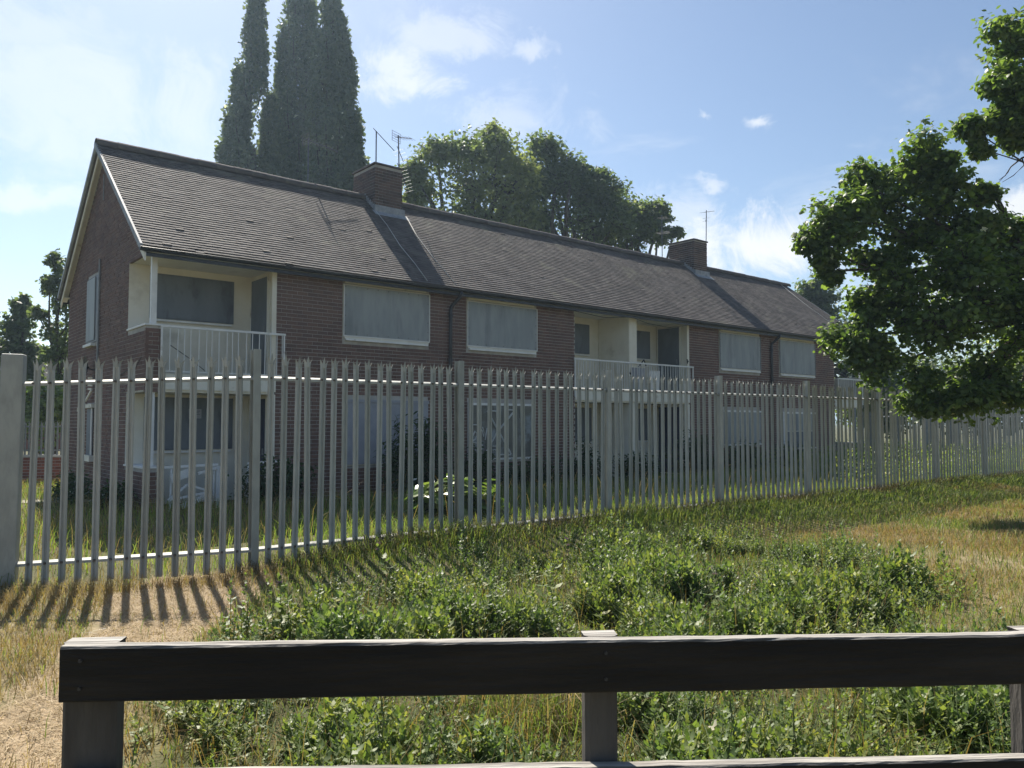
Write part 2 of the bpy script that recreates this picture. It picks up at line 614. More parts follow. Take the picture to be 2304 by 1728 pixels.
def in_poly(x, y, poly):
    poly = np.asarray(poly, float)
    res = np.zeros(len(x), bool)
    j = len(poly) - 1
    for i in range(len(poly)):
        xi, yi, xj, yj = poly[i][0], poly[i][1], poly[j][0], poly[j][1]
        c = ((yi > y) != (yj > y)) & (x < (xj - xi) * (y - yi) / (yj - yi + 1e-12) + xi)
        res ^= c
        j = i
    return res


def fnoise(x, y, s, seed=0):
    """cheap smooth noise 0..1"""
    r = np.random.default_rng(seed)
    o = np.zeros_like(x)
    for k in range(6):
        a, p, q = r.uniform(0, 6.28), r.uniform(0, 6.28), r.uniform(.6, 1.7)
        o += np.sin((x * math.cos(a) + y * math.sin(a)) * s * q + p)
    return np.clip(.5 + o / 7, 0, 1)


# ------------------------------------------------------------------ ground
FD = np.array([math.sin(math.radians(52.5)), math.cos(math.radians(52.5))])   # fence direction
FP0 = at_depth(575, 950, 8.79)[:2]
FN = np.array([FD[1], -FD[0]])                                                # towards the camera side


def fence_dist(x, y):
    """distance in front of the long run of the steel fence (positive on the camera's side)"""
    return (x - FP0[0]) * FN[0] + (y - FP0[1]) * FN[1]


def ground_z(x, y):
    x, y = np.asarray(x, float), np.asarray(y, float)
    along = (x - FP0[0]) * FD[0] + (y - FP0[1]) * FD[1]
    d = fence_dist(x, y)
    bank = .20 * np.clip((along + .3) / 2.2, 0, 1) * np.exp(-((d - .15) / 1.15) ** 2)
    dip = -.07 * np.exp(-(((x + 4.2) / .9) ** 2 + ((y - 8.5) / .8) ** 2))
    far = 1 - np.clip((np.hypot(x, y) - 30) / 25, 0, 1)
    return bank + dip + far * .035 * (fnoise(x, y, 1.1, 3) - .5) + far * .02 * (fnoise(x, y, 3.7, 4) - .5)


PATH = [on_ground(*p)[:2] for p in [(250, 1335), (330, 1300), (470, 1282), (600, 1290), (600, 1330), (500, 1395), (440, 1450), (330, 1530), (230, 1640), (190, 1900), (-250, 1900), (-130, 1680), (40, 1560), (190, 1450)]]
WEED = [on_ground(*p)[:2] for p in [(470, 1620), (640, 1450), (880, 1360), (1130, 1290), (1350, 1255), (1650, 1235), (1880, 1260), (1990, 1330), (2070, 1420), (2330, 1500), (2700, 1700), (2600, 2300), (150, 2300), (230, 1800)]]


def make_ground():
    def axis(lo, hi, dense0, dense1, step):
        a = list(np.arange(dense0, dense1, step))
        g, p = step, dense0
        left = []
        while p > lo:
            g *= 1.25
            p -= g
            left.append(p)
        g, p = step, a[-1]
        right = []
        while p < hi:
            g *= 1.25
            p += g
            right.append(p)
        return np.array(left[::-1] + a + right)
    xs, ys = axis(-900, 900, -8, 14, .17), axis(-500, 1500, 1, 26, .17)
    X, Y = np.meshgrid(xs, ys)
    x, y = X.ravel(), Y.ravel()
    v = np.stack([x, y, ground_z(x, y)], 1)
    nx, ny = len(xs), len(ys)
    i = np.arange(nx * ny).reshape(ny, nx)
    f = np.stack([i[:-1, :-1], i[:-1, 1:], i[1:, 1:], i[1:, :-1]], -1).reshape(-1, 4)
    me = big_mesh('ground', v, f)
    d = fence_dist(x, y)
    straw = in_poly(x + .12 * (fnoise(x, y, 5, 1) - .5), y + .5 * (fnoise(x, y, 4, 2) - .5), PATH).astype(float)
    green = in_poly(x, y, WEED).astype(float)
    green = np.maximum(green, (d < 1.1) * (x > -2.5) * .9)
    green = np.maximum(green, (d < -.6) * .8)
    at = me.attributes.new('zone', 'FLOAT_COLOR', 'POINT')
    buf = np.stack([straw, green * (1 - straw), np.zeros_like(x), np.ones_like(x)], 1).astype(np.float32)
    at.data.foreach_set('color', buf.ravel())
    m = surf('soil_and_thatch', (.17, .135, .07), (.25, .205, .115), 2.2, .97, .7, 30, c3=(.12, .12, .045), s3=.7, t3=(.45, .65))
    nt = m.node_tree
    N, L = nt.nodes.new, nt.links.new
    b = nt.nodes['Principled BSDF']
    old = b.inputs['Base Color'].links[0].from_socket
    a = N('ShaderNodeAttribute')
    a.attribute_name = 'zone'
    sp = N('ShaderNodeSeparateColor')
    L(a.outputs['Color'], sp.inputs[0])
    cur = old
    nz = N('ShaderNodeTexNoise')
    nz.inputs['Scale'].default_value = 25
    nz.inputs['Detail'].default_value = 5
    tcn = N('ShaderNodeTexCoord')
    L(tcn.outputs['Object'], nz.inputs['Vector'])
    for k, c1, c2 in ((1, (.05, .06, .02), (.09, .085, .035)), (0, (.30, .22, .135), (.42, .325, .215))):
        cr = N('ShaderNodeMix')
        cr.data_type = 'RGBA'
        L(nz.outputs[0], cr.inputs['Factor'])
        cr.inputs['A'].default_value = c1 + (1,)
        cr.inputs['B'].default_value = c2 + (1,)
        mx = N('ShaderNodeMix')
        mx.data_type = 'RGBA'
        L(sp.outputs[k], mx.inputs['Factor'])
        L(cur, mx.inputs['A'])
        L(cr.outputs['Result'], mx.inputs['B'])
        cur = mx.outputs['Result']
    L(cur, b.inputs['Base Color'])
    o = mesh_obj('ground', me, m, smooth=True)
    tag(o, 'dry grassy ground with a straw covered trodden path', 'ground', kind='structure')


make_ground()

# ------------------------------------------------------------------ house
house = empty('apartment_block', C0, math.atan2(U[1], U[0]),
              'long two storey brick apartment block with boarded windows and tiled roof', 'building')
LEN, DEP, REC = 28.4, 7.2, 1.33
EAVE_S, EAVE_Z, RIDGE_S, RIDGE_Z = -.32, 5.02, 3.6, 8.02
R1, R2a, R2b, R3 = 2.57, 11.39, 16.62, 26.05
SLAB0, SLAB1, CEIL = 2.43, 2.64, 4.95
TAN = (RIDGE_Z - EAVE_Z) / (RIDGE_S - EAVE_S)


def roof_z(s):
    return EAVE_Z + (s - EAVE_S) * TAN if s < RIDGE_S else RIDGE_Z - (s - RIDGE_S) * TAN


def make_walls():
    m = MB()
    m.box(0, LEN, REC, DEP, 0, CEIL)
    m.box(R1, R2a, 0, REC, 0, CEIL)
    m.box(R2b, R3, 0, REC, 0, CEIL)
    w = m.build('wall', M_mortar, house)
    # gables above the eaves
    for a, b in ((0.0, .25), (LEN - .25, LEN)):
        g = MB().prism([(0.0, CEIL + .002), (DEP, CEIL + .002), (DEP, roof_z(DEP) - .13), (RIDGE_S, RIDGE_Z - .13), (0.0, roof_z(0) - .13)], 0, a, b)
        g.build('gable', M_mortar, house)
    # parapet and pier at the near corner
    for a, b in ((0, .24), (LEN - .24, LEN)):
        for z0, z1 in ((0, .82), (SLAB0 - .15, 3.55)):
            MB().box(a, b, .002, REC, z0, z1).build('parapet', M_mortar, house)


make_walls()

# --- windows and boards on the front: (t0, t1, z0, z1)
UP = [(4.13, 6.42, 3.64, 4.79), (7.58, 9.92, 3.63, 4.76), (18.27, 20.71, 3.57, 4.76), (22.0, 24.5, 3.53, 4.75)]
DN = [(4.24, 6.40, .75, 2.18), (7.62, 9.80, .78, 2.16), (18.45, 20.66, .95, 2.08), (22.15, 24.4, .75, 2.05)]
skip_front = [(a - .02, b + .02, z0 - .14, z1 + .19) for a, b, z0, z1 in UP] + [(a - .02, b + .02, z0 - .08, z1 + .12) for a, b, z0, z1 in DN]
BL, BP, BH, CO = .226, .238, .070, .082


def courses(a0, a1, z0, z1, skip, limit=None):
    """brick rectangles of a wall in stretcher bond, cut round the openings"""
    res = []
    k = 0
    z = z0
    while z + BH <= z1 + .01:
        lo, hi = (a0, a1) if limit is None else limit(z + BH)
        lo, hi = max(lo, a0), min(hi, a1)
        a = a0 - (BP / 2 if k % 2 else 0)
        while a < hi:
            p, q = max(a, lo), min(a + BL, hi)
            segs = [(p, q)] if q - p > .03 else []
            for s0, s1, t0, t1 in skip:
                if z + BH > t0 and z < t1:
                    nxt = []
                    for u, v in segs:
                        if v <= s0 or u >= s1:
                            nxt.append((u, v))
                        else:
                            if s0 - u > .03:
                                nxt.append((u, s0))
                            if v - s1 > .03:
                                nxt.append((s1, v))
                    segs = nxt
            res += [(u, v, z) for u, v in segs]
            a += BP
        z += CO
        k += 1
    return res


def box_array(B):
    """(n,6) x0 x1 y0 y1 z0 z1 -> verts, quads"""
    B = np.asarray(B, float)
    x0, x1, y0, y1, z0, z1 = B.T
    v = np.stack([np.stack(c, 1) for c in ((x0, y0, z0), (x1, y0, z0), (x1, y1, z0), (x0, y1, z0), (x0, y0, z1), (x1, y0, z1), (x1, y1, z1), (x0, y1, z1))], 1)
    f = np.array([(0, 3, 2, 1), (4, 5, 6, 7), (0, 1, 5, 4), (1, 2, 6, 5), (2, 3, 7, 6), (3, 0, 4, 7)])[None] + (np.arange(len(B)) * 8)[:, None, None]
    return v.reshape(-1, 3), f.reshape(-1, 4)


def make_bricks():
    front = courses(R1, R2a, .02, CEIL - .02, skip_front) + courses(R2b, R3, .02, CEIL - .02, skip_front)

    def lim(z):
        if z < CEIL:
            return (0, DEP)
        d = (z - EAVE_Z + .16) / TAN
        return (EAVE_S + d, 2 * RIDGE_S - EAVE_S - d)
    gable = courses(0.0, DEP, .02, RIDGE_Z - .2, [(-1, REC, .80, SLAB0 - .17), (-1, REC, 3.53, CEIL - .02), (3.82, 5.05, 3.5, 5.12), (4.1, 4.75, .85, 2.1)], lim)
    pier = courses(0.0, .30, .02, .80, []) + [r for r in courses(0, .30, SLAB0 - .15, 3.53, [])]
    J = lambda: random.uniform(-.0025, .003)
    items = []       # (kind, box)
    for u, v, z in front:
        items.append(('f', (u, v, -.009 + J(), .05, z, z + BH), v - u))
    for u, v, z in gable:
        items.append(('g', (-.009 + J(), .05, u, v, z, z + BH), v - u))
    for u, v, z in pier:
        items.append(('p', (u, v, -.010 + J(), .10, z, z + BH), v - u))
    cam_l = (float((EYE - C0) @ U), float((EYE - C0) @ V), 1.7)
    full = [(math.dist(cam_l, ((b[0] + b[1]) / 2, (b[2] + b[3]) / 2, b[4])), i) for i, (k, b, w) in enumerate(items) if w > BL - .002 and k in 'fg' and b[4] > 2.75]
    # the nearest whole bricks that stand clear above the steel fence are single pieces
    near = set(i for _, i in sorted(full)[:300])
    mf = MB().box(0, BL, 0, .059, 0, BH).mesh('brick')
    mg = MB().box(0, .059, 0, BL, 0, BH).mesh('brick')
    for me in (mf, mg):
        me.materials.append(M_brick)
    for i in sorted(near):
        k, b, w = items[i]
        o = mesh_obj('brick', mf if k == 'f' else mg, None, house)
        o.location = (b[0], b[2], b[4])
    rest = [b for i, (k, b, w) in enumerate(items) if i not in near]
    v, f = box_array(rest)
    tag(mesh_obj('brickwork', big_mesh('brickwork', v, f, True), M_brick, house), kind='stuff')


make_bricks()


def make_roof():
    T0, T1 = -.22, LEN + .22
    m = MB()
    poly = [(EAVE_S, EAVE_Z - .02), (RIDGE_S, RIDGE_Z - .02), (2 * RIDGE_S - EAVE_S, EAVE_Z - .02),
            (2 * RIDGE_S - EAVE_S, EAVE_Z - .12), (RIDGE_S, RIDGE_Z - .12), (EAVE_S, EAVE_Z - .12)]
    m.prism(poly, 0, T0 + .03, T1 - .03)
    roof = m.build('roof', M_ridge, house)
    sl = math.hypot(RIDGE_S - EAVE_S, RIDGE_Z - EAVE_Z)
    dirv = np.array([0, (RIDGE_S - EAVE_S) / sl, (RIDGE_Z - EAVE_Z) / sl])
    nor = np.array([0, -dirv[2], dirv[1]])
    r = np.random.default_rng(5)
    G, TW = .115, .166
    ncol = int((T1 - T0) / TW)
    vs, fs = [], []
    sag = lambda t: .03 * math.sin(t * .42) + .02 * math.sin(t * 1.1 + 1)
    for side in (0, 1):
        nrow = int(sl / G)
        for k in range(nrow):
            for c in range(-1, ncol + 1):
                t0 = T0 + (c + (.5 if k % 2 else 0)) * TW + .002
                t1 = min(t0 + TW - .004, T1)
                t0 = max(t0, T0)
                if t1 - t0 < .03:
                    continue
                slip = r.uniform(-.004, .004) - (.04 if r.random() < .0015 else 0)
                lift = r.uniform(0, .0035) + (.012 if r.random() < .003 else 0)
                a = k * G + slip - .03
                b = min(a + G + .035, sl)
                p = []
                for (tt, aa, h) in ((t0, a, .020 + lift), (t1, a, .020 + lift + r.uniform(-.002, .002)), (t1, b, .003), (t0, b, .003), (t0, a, .002), (t1, a, .002)):
                    q = np.array([tt, EAVE_S, EAVE_Z]) + dirv * aa + nor * h
                    q[2] -= sag(tt) * math.sin(math.pi * min(max(aa / sl, 0), 1)) * .8
                    if side:
                        q[1] = 2 * RIDGE_S - q[1]
                    p.append(q)
                n = len(vs)
                vs += p
                if side:
                    fs += [(n + 3, n + 2, n + 1, n), (n + 1, n + 5, n + 4, n)]
                else:
                    fs += [(n, n + 1, n + 2, n + 3), (n, n + 4, n + 5, n + 1)]
    tag(mesh_obj('tiling', big_mesh('tiling', np.array(vs), np.array(fs), True), M_tile, roof), kind='stuff')
    # ridge tiles, one by one, broken by the two chimneys
    arc = []
    for k in range(9):
        an = math.radians(-20 + 220 * k / 8)
        arc.append((math.cos(an) * .155, math.sin(an) * .135))
    inner = [(a * .87, b * .87) for a, b in arc[::-1]]
    rt = MB().prism(arc + inner, 0, 0, .44).mesh('ridge_tile')
    rt.materials.append(M_ridge)
    t = T0
    while t < T1 - .2:
        o = mesh_obj('ridge_tile', rt, None, roof)
        o.location = (t, RIDGE_S, RIDGE_Z - .01 + random.uniform(-.008, .008))
        o.rotation_euler = (random.uniform(-.03, .03), random.uniform(-.008, .008), 0)
        t += .447
    # verge, soffits, fascia, gutter
    for s_sign in (0, 1):
        mm = (lambda s: s) if not s_sign else (lambda s: 2 * RIDGE_S - s)
        p = [(mm(EAVE_S - .02), EAVE_Z - .15), (mm(RIDGE_S), RIDGE_Z - .15), (mm(RIDGE_S), RIDGE_Z - .27), (mm(EAVE_S - .02), EAVE_Z - .30)]
        for a, b in ((T0 + .07, T0 + .10), (T1 - .10, T1 - .07)):
            MB().prism(p, 0, a, b).build('bargeboard', M_soffit, house)
        p = [(mm(EAVE_S - .035), EAVE_Z - .125), (mm(RIDGE_S), RIDGE_Z - .125), (mm(RIDGE_S), RIDGE_Z + .012), (mm(EAVE_S - .035), EAVE_Z + .012)]
        for a, b in ((T0 - .012, T0 + .03), (T1 - .03, T1 + .012)):
            MB().prism(p, 0, a, b).build('verge', M_lead, house)
        p = [(mm(EAVE_S + .05), EAVE_Z - .14), (mm(RIDGE_S), RIDGE_Z - .14), (mm(RIDGE_S), RIDGE_Z - .165), (mm(EAVE_S + .05), EAVE_Z - .165)]
        MB().prism(p, 0, T0 + .101, -.012).build('verge_soffit', M_soffit, house)
        y0, y1 = sorted((mm(EAVE_S + .03), mm(EAVE_S + .055)))
        MB().box(T0 + .11, T1 - .11, y0, y1, EAVE_Z - .20, EAVE_Z - .125).build('fascia', M_gutter, house)
        y0, y1 = sorted((mm(EAVE_S + .056), mm(-.0 if not s_sign else .0)))
        MB().box(T0 + .11, T1 - .11, y0, y1, CEIL - .002, CEIL + .018).build('soffit', M_soffit, house)
        # half-round gutter
        arc2 = [(mm(EAVE_S - .035) + math.cos(a) * .062, EAVE_Z - .055 + math.sin(a) * .062) for a in np.linspace(math.pi, 2 * math.pi, 9)]
        arc2i = [(mm(EAVE_S - .035) + math.cos(a) * .054, EAVE_Z - .05 + math.sin(a) * .052) for a in np.linspace(2 * math.pi, math.pi, 9)]
        MB().prism(arc2 + arc2i, 0, T0 - .02, T1 + .02).build('gutter', M_gutter, house, smooth=False)


make_roof()


def make_chimney(t0, t1, s0, s1, top, pots):
    base = roof_z(s0) - .25
    m = MB().box(t0, t1, s0, s1, base, top)
    ch = m.build('chimney', M_mortar, house)
    B = []
    J = lambda: random.uniform(-.004, .005)
    for k in range(int((top - base) / CO)):
        z = base + k * CO
        for side in range(4):
            a0, a1 = (t0, t1) if side < 2 else (s0, s1)
            a = a0 - (BP / 2 if (k + side) % 2 else 0)
            while a < a1:
                p, q = max(a, a0 - .008), min(a + BL, a1 + .008)
                if q - p > .03:
                    e = .011 + J()
                    if side == 0:
                        B.append((p, q, s0 - e, s0 + .03, z, z + BH))
                    elif side == 1:
                        B.append((p, q, s1 - .03, s1 + e, z, z + BH))
                    elif side == 2:
                        B.append((t0 - e, t0 + .03, p, q, z, z + BH))
                    else:
                        B.append((t1 - .03, t1 + e, p, q, z, z + BH))
                a += BP
    v, f = box_array(B)
    tag(mesh_obj('brickwork', big_mesh('brickwork', v, f, True), M_soot, ch), kind='stuff')
    MB().box(t0 - .05, t1 + .05, s0 - .05, s1 + .05, top, top + .055).build('cap', M_ridge, ch, bevel=.012)
    for i in range(pots):
        s = s0 + .3 + i * .55
        MB().tube([((t0 + t1) / 2, s, top + .05), ((t0 + t1) / 2, s, top + .10), ((t0 + t1) / 2, s, top + .13)], [.16, .15, .165], 14).build('chimney_pot', M_brickred, ch, smooth=False)
    # stepped lead flashing
    fl = MB()
    fl.box(t0 - .05, t1 + .05, s0 - .10, s0 - .02, roof_z(s0) - .10, roof_z(s0) + .14)
    n = 6
    for i in range(n):
        a = s0 + (RIDGE_S - s0) * i / n
        b = s0 + (RIDGE_S - s0) * (i + 1) / n
        fl.box(t0 - .022, t0 - .016 + .001 * i, a, b, roof_z(a) - .05, roof_z(b) + .12)
        fl.box(t1 + .016, t1 + .022, a, b, roof_z(a) - .05, roof_z(b) + .12)
    fl.prism([(s0 - .28, roof_z(s0 - .28) + .026), (s0 - .06, roof_z(s0 - .06) + .03), (s0 - .06, roof_z(s0 - .06) + .036), (s0 - .28, roof_z(s0 - .28) + .032)], 0, t0 - .12, t1 + .12)
    fl.build('flashing', M_lead, ch)
    return ch


make_chimney(6.64, 7.50, 3.0, 4.22, 8.86, 0)
make_chimney(20.95, 21.78, 3.0, 4.22, 8.90, 2)


def make_windows():
    for i, (a, b, z0, z1) in enumerate(UP):
        w = MB().box(a - .012, b + .012, -.030, -.002, z0 - .02, z1 + .02).build('window', M_soffit, house)
        sc = MB().box(a, b, -.047, -.031, z0, z1).build('steel_screen', M_screen, w)
        fr = MB()
        for x in (a - .012, b - .006):
            fr.box(x, x + .018, -.064, -.0475, z0 - .01, z1 + .01)
        fr.box(a + .007, b - .007, -.060, -.0475, z0 - .012, z0 + .012)
        fr.build('edge_strip', M_white if i < 2 else M_galv2, w)
        h = MB().box(a + .02, b - .10, -.06, -.001, z1 + .045, z1 + .12)
        h.box(a + .05, b - .13, -.035, -.001, z1 + .122, z1 + .165)
        h.build('head_board', M_soffit, w)
        MB().box(a + .04, b - .05, -.085, -.001, z0 - .105, z0 - .065).build('sill', M_white, w)
        MB().box(a + .02, b - .02, -.05, -.001, z0 - .062, z0 - .022).build('frame', M_soffit, w)
        scr = MB()
        for k in range(9):
            xx = a + .04 + (b - a - .08) * k / 8
            for zz in (z0 + .05, z1 - .04):
                scr.box(xx - .009, xx + .009, -.0525, -.0472, zz - .009, zz + .009)
        for k in range(1, 5):
            zz = z0 + (z1 - z0) * k / 5
            for xx in (a + .04, b - .04):
                scr.box(xx - .009, xx + .009, -.0525, -.0472, zz - .009, zz + .009)
        tag(scr.build('screws', M_rust, w), kind='stuff')
        if i < 2:      # lap joint between two sheets
            MB().box(a + (b - a) * .52, a + (b - a) * .52 + .035, -.0505, -.0474, z0 + .015, z1 - .005).build('joint_strip', M_screen, sc)
    for i, (a, b, z0, z1) in enumerate(DN):
        w = MB().box(a - .012, b + .012, -.030, -.002, z0 - .02, z1 + .02).build('window', M_soffit, house)
        mat = [M_screen3, M_screen4, M_screen, M_screen][i]
        if i == 3:
            MB().box(a, b, -.047, -.031, z0 + .62, z1).build('steel_screen', mat, w)
            MB().box(a, b, -.047, -.031, z0, z0 + .60).build('steel_screen', M_screen2, w)
        else:
            MB().box(a, b, -.047, -.031, z0, z1).build('steel_screen', mat, w)
        fr = MB()
        fr.box(a - .02, b + .02, -.07, -.0475, z1 - .03, z1 + .03)
        if i in (1, 3):
            fr.box(a - .02, a + .07, -.066, -.0475, z0, z1 - .031)
        if i != 0:
            fr.box(a - .02, b + .02, -.07, -.0475, z0 - .05, z0 - .01)
        fr.build('frame', M_white if i else M_screen3, w)
        if i == 1:
            g = MB()

            def stroke(pts, r=.018):
                g.tube([(a + p * (b - a), -.050, z0 + q * (z1 - z0)) for p, q in pts], r, 5)
            stroke([(.27, .88), (.62, .10), (.63, .06)], .026)
            stroke([(.70, .90), (.42, .48), (.25, .10)], .028)
            stroke([(.27, .88), (.45, .87)], .02)
            stroke([(.55, .90), (.70, .90), (.72, .87)], .02)
            stroke([(.47, .06), (.63, .05)], .018)
            stroke([(.35, .22), (.45, .22)], .014)
            stroke([(.35, .15), (.45, .15)], .014)
            stroke([(.06, .62), (.14, .62), (.20, .50), (.22, .40)], .016)
            stroke([(.05, .40), (.09, .50), (.12, .46), (.10, .36), (.05, .32)], .022)
            stroke([(.05, .30), (.15, .28), (.20, .24), (.18, .15)], .018)
            stroke([(.20, .58), (.24, .42), (.27, .56), (.24, .34)], .016)
            stroke([(.10, .18), (.12, .08), (.07, .02)], .022)
            stroke([(.22, .05), (.27, .10)], .03)
            g.build('graffiti', M_spray, w)


make_windows()


def recess(name_t0, t1, left_open=False, right_door=True, left_wall=True, up_win=None, dn_win=None, open_right=False):
    t0 = name_t0
    e = .012
    for lvl, (zf, zc) in enumerate(((0.0, SLAB0 - .15), (SLAB1, CEIL - .003))):
        lin = MB()
        lin.box(t0 + (.0 if left_open else .013), t1 - (.0 if open_right else .013), REC - e, REC - .001, zf + .002, zc)
        lin.build('rendered_wall', M_cream, house)
        if not open_right:
            MB().box(t1 - e, t1 - .001, .004, REC - e - .001, zf + .002, zc).build('rendered_wall', M_cream, house)
            MB().box(t1 - .10, t1 - .001, -.016, -.0005, zf + .002, zc).build('door_jamb', M_cream, house)
        if left_wall and not left_open:
            MB().box(t0 + .001, t0 + e, .004, REC - e - .001, zf + .002, zc).build('rendered_wall', M_cream, house)
        win = (dn_win, up_win)[lvl]
        if win:
            for a, b, z0, z1 in win:
                w = MB().box(a, b, REC - .040, REC - e - .001, z0, z1).build('window', M_screen2, house)
                MB().box(a + .02, b - .02, REC - .052, REC - .041, z0 + .02, z1 - .02).build('steel_screen', M_screen2, w)
                MB().box(a + .03, b - .06, REC - .11, REC - e - .001, z0 - .06, z0 - .025).build('sill', M_white, w)
        if right_door and not open_right:
            d = MB().box(t1 - .055, t1 - e - .001, .34, 1.24, zf + .03, min(zf + 2.2, zc - .05)).build('door', M_screen2 if lvl else M_door, house)
            fr = MB()
            fr.box(t1 - .07, t1 - e - .002, .27, .339, zf + .03, min(zf + 2.2, zc - .05) + .03)
            fr.box(t1 - .07, t1 - e - .002, 1.241, 1.27, zf + .03, min(zf + 2.2, zc - .05) + .03)
            fr.build('frame', M_soffit, d)
            MB().box(t1 - .085, t1 - .056, .42, .46, zf + 1.0, zf + 1.14).build('handle', M_galv2, d)
    # floor slab of the balcony with a rendered edge, and ceiling
    MB().box(t0 + (.0 if left_open else .013), t1 - (.0 if open_right else .013), .012, REC - e - .002, SLAB0 - .148, SLAB1).build('balcony_slab', M_cream, house)
    MB().box(t0 + .002, t1 - .002, .013, REC - e - .002, CEIL - .0025, CEIL + .015).build('ceiling', M_cream, house)
    MB().box(t0 + (.31 if left_open else .002), t1 - (.31 if open_right else .002), -.035, .011, SLAB0 - .1, SLAB1 - .03).build('slab_edge', M_soffit, house)


recess(0.0, R1, left_open=True, up_win=[(.40, 2.14, 3.86, 4.80)], dn_win=[(.34, 2.16, 1.12, 2.22)])
recess(R2a, R2b, right_door=True, up_win=[(12.25, 13.32, 3.82, 4.74), (15.25, 16.22, 3.82, 4.74)], dn_win=[(12.3, 13.4, 1.1, 2.15), (15.2, 16.2, 1.1, 2.15)])
recess(R3, LEN, left_open=False, open_right=True, up_win=[(26.4, 27.9, 3.86, 4.8)], dn_win=[(26.4, 27.9, 1.1, 2.2)])


def house_details():
    # party wall of the double balcony
    for z0, z1 in ((0.002, SLAB0 - .15), (SLAB1 + .001, CEIL - .004)):
        MB().box(13.74, 14.10, .02, REC - .013, z0, z1).build('dividing_wall', M_cream, house, bevel=.03)
    # corner posts
    for t in (.09, LEN - .19):
        for z0, z1 in ((.86, SLAB0 - .15), (3.58, CEIL - .004)):
            MB().box(t, t + .10, .03, .13, z0, z1).build('corner_post', M_white, house)
    # copings on the parapets
    for t0, t1 in ((-.03, .27), (LEN - .27, LEN + .03)):
        for z in (.822, 3.552):
            MB().box(t0, t1 + .04, -.03, REC - .015, z, z + .035).build('coping', M_white, house)
    # balcony railings
    for t0, t1, step, z0, z1 in ((.24, 2.76, .128, SLAB1 - .02, 3.575), (R2a - .06, R2b + .16, .112, SLAB1 - .02, 3.52), (R3 + .2, LEN - .05, .112, SLAB1 - .02, 3.49)):
        rl = MB()
        rl.box(t0, t1, -.075, -.035, z1 - .045, z1)
        rl.box(t0 + .02, t1 - .02, -.07, -.04, z0 + .05, z0 + .075)
        r = rl.build('railing', M_white, house)
        bm = MB().box(-.007, .007, -.062, -.048, z0 + .076, z1 - .046).mesh('baluster')
        bm.materials.append(M_white)
        n = int((t1 - t0 - .1) / step)
        for k in range(n + 1):
            o = mesh_obj('baluster', bm, None, r)
            o.location = (t0 + .05 + k * (t1 - t0 - .1) / n + random.uniform(-.006, .006), 0, 0)
            o.rotation_euler = (0, random.uniform(-.008, .008), 0)
        for tt in (t0 + .012, t1 - .045):
            MB().box(tt, tt + .032, -.071, -.036, z0 - .2, z1 - .046).build('railing_post', M_white, r)
    # rain pipes with offsets and brackets
    for t in (7.04, 21.4):
        p = MB().tube([(t + .12, EAVE_S - .03, EAVE_Z - .11), (t + .12, EAVE_S - .03, EAVE_Z - .2), (t + .02, -.075, EAVE_Z - .45), (t, -.075, EAVE_Z - .55), (t, -.075, .1)], .045, 10).build('rain_pipe', M_gutter, house, smooth=True)
        for z in (.6, 1.9, 3.2, 4.3):
            MB().tube([(t, -.075, z), (t, -.075, z + .07)], .058, 10).build('bracket', M_gutter, p)
    # gable: window, conduit, dish, hooded small window
    w = MB().box(-.03, -.002, 3.90, 4.98, 3.56, 5.10).build('window', M_gutter, house)
    MB().box(-.05, -.031, 4.12, 4.94, 3.60, 5.06).build('steel_screen', M_screen, w)
    MB().box(-.10, -.003, 4.15, 5.0, 3.47, 3.53).build('sill', M_white, w)
    MB().tube([(-.04, 3.74, 2.9), (-.04, 3.74, 5.42)], .022, 8).build('conduit', M_lead, house)
    MB().tube([(-.03, 3.6, 6.75), (-.03, 3.6, 7.35)], .012, 6).build('conduit', M_lead, house)
    w = MB().box(-.03, -.002, 4.16, 4.70, .95, 2.02).build('window', M_screen2, house)
    MB().box(-.055, -.0305, 4.10, 4.17, .95, 2.02).build('frame', M_white, w)
    MB().box(-.10, -.003, 4.02, 4.78, .80, .94).build('sill', M_soffit, w)
    MB().box(-.09, -.003, 3.98, 4.82, 2.03, 2.12).build('lintel', M_soffit, w)
    hd = MB()
    for q in range(4):
        hd.beam((-.09 - .0, 3.95, 2.45 + q * .085), (-.09, 4.35, 2.47 + q * .085), .02, .035)
    hd.beam((-.1, 3.95, 2.43), (-.1, 4.5, 2.2), .03, .05)
    hd.beam((-.1, 5.35, 2.0), (-.1, 4.85, 2.22), .03, .05)
    hd.beam((-.1, 5.35, 1.98), (-.1, 4.9, 2.0), .03, .05)
    hd.build('broken_trellis', M_soffit, w)
    d = MB()
    ring = []
    for k in range(5):
        rr, off = [.02, .1, .17, .21, .22][k], [.0, .01, .035, .06, .065][k]
        ring.append((rr, off))
    vs, fs = [], []
    for rr, off in ring:
        for j in range(14):
            a = 2 * math.pi * j / 14
            vs.append((-.16 - off * .9, 4.1 + rr * math.cos(a), 2.98 + rr * 1.1 * math.sin(a)))
    for i in range(len(ring) - 1):
        for j in range(14):
            j2 = (j + 1) % 14
            fs.append((i * 14 + j, i * 14 + j2, i * 14 + 14 + j2, i * 14 + 14 + j))
    d.add(vs, fs)
    d.tube([(-.01, 4.1, 2.9), (-.12, 4.1, 2.92), (-.17, 4.1, 2.98)], .018, 6)
    d.build('satellite_dish', M_gutter, house)
    # cables on the roof and the walls
    def cab(name, pts, r, mat):
        MB().tube(pts, r, 5).build(name, mat, house, smooth=True)
    z_on = lambda s: roof_z(s) + .035
    cab('roof_cable', [(6.62, 3.0, z_on(3.0)), (6.55, 2.2, z_on(2.2)), (6.35, 1.2, z_on(1.2)), (6.3, .4, z_on(.4)), (6.2, -.28, z_on(-.28))], .009, M_cablew)
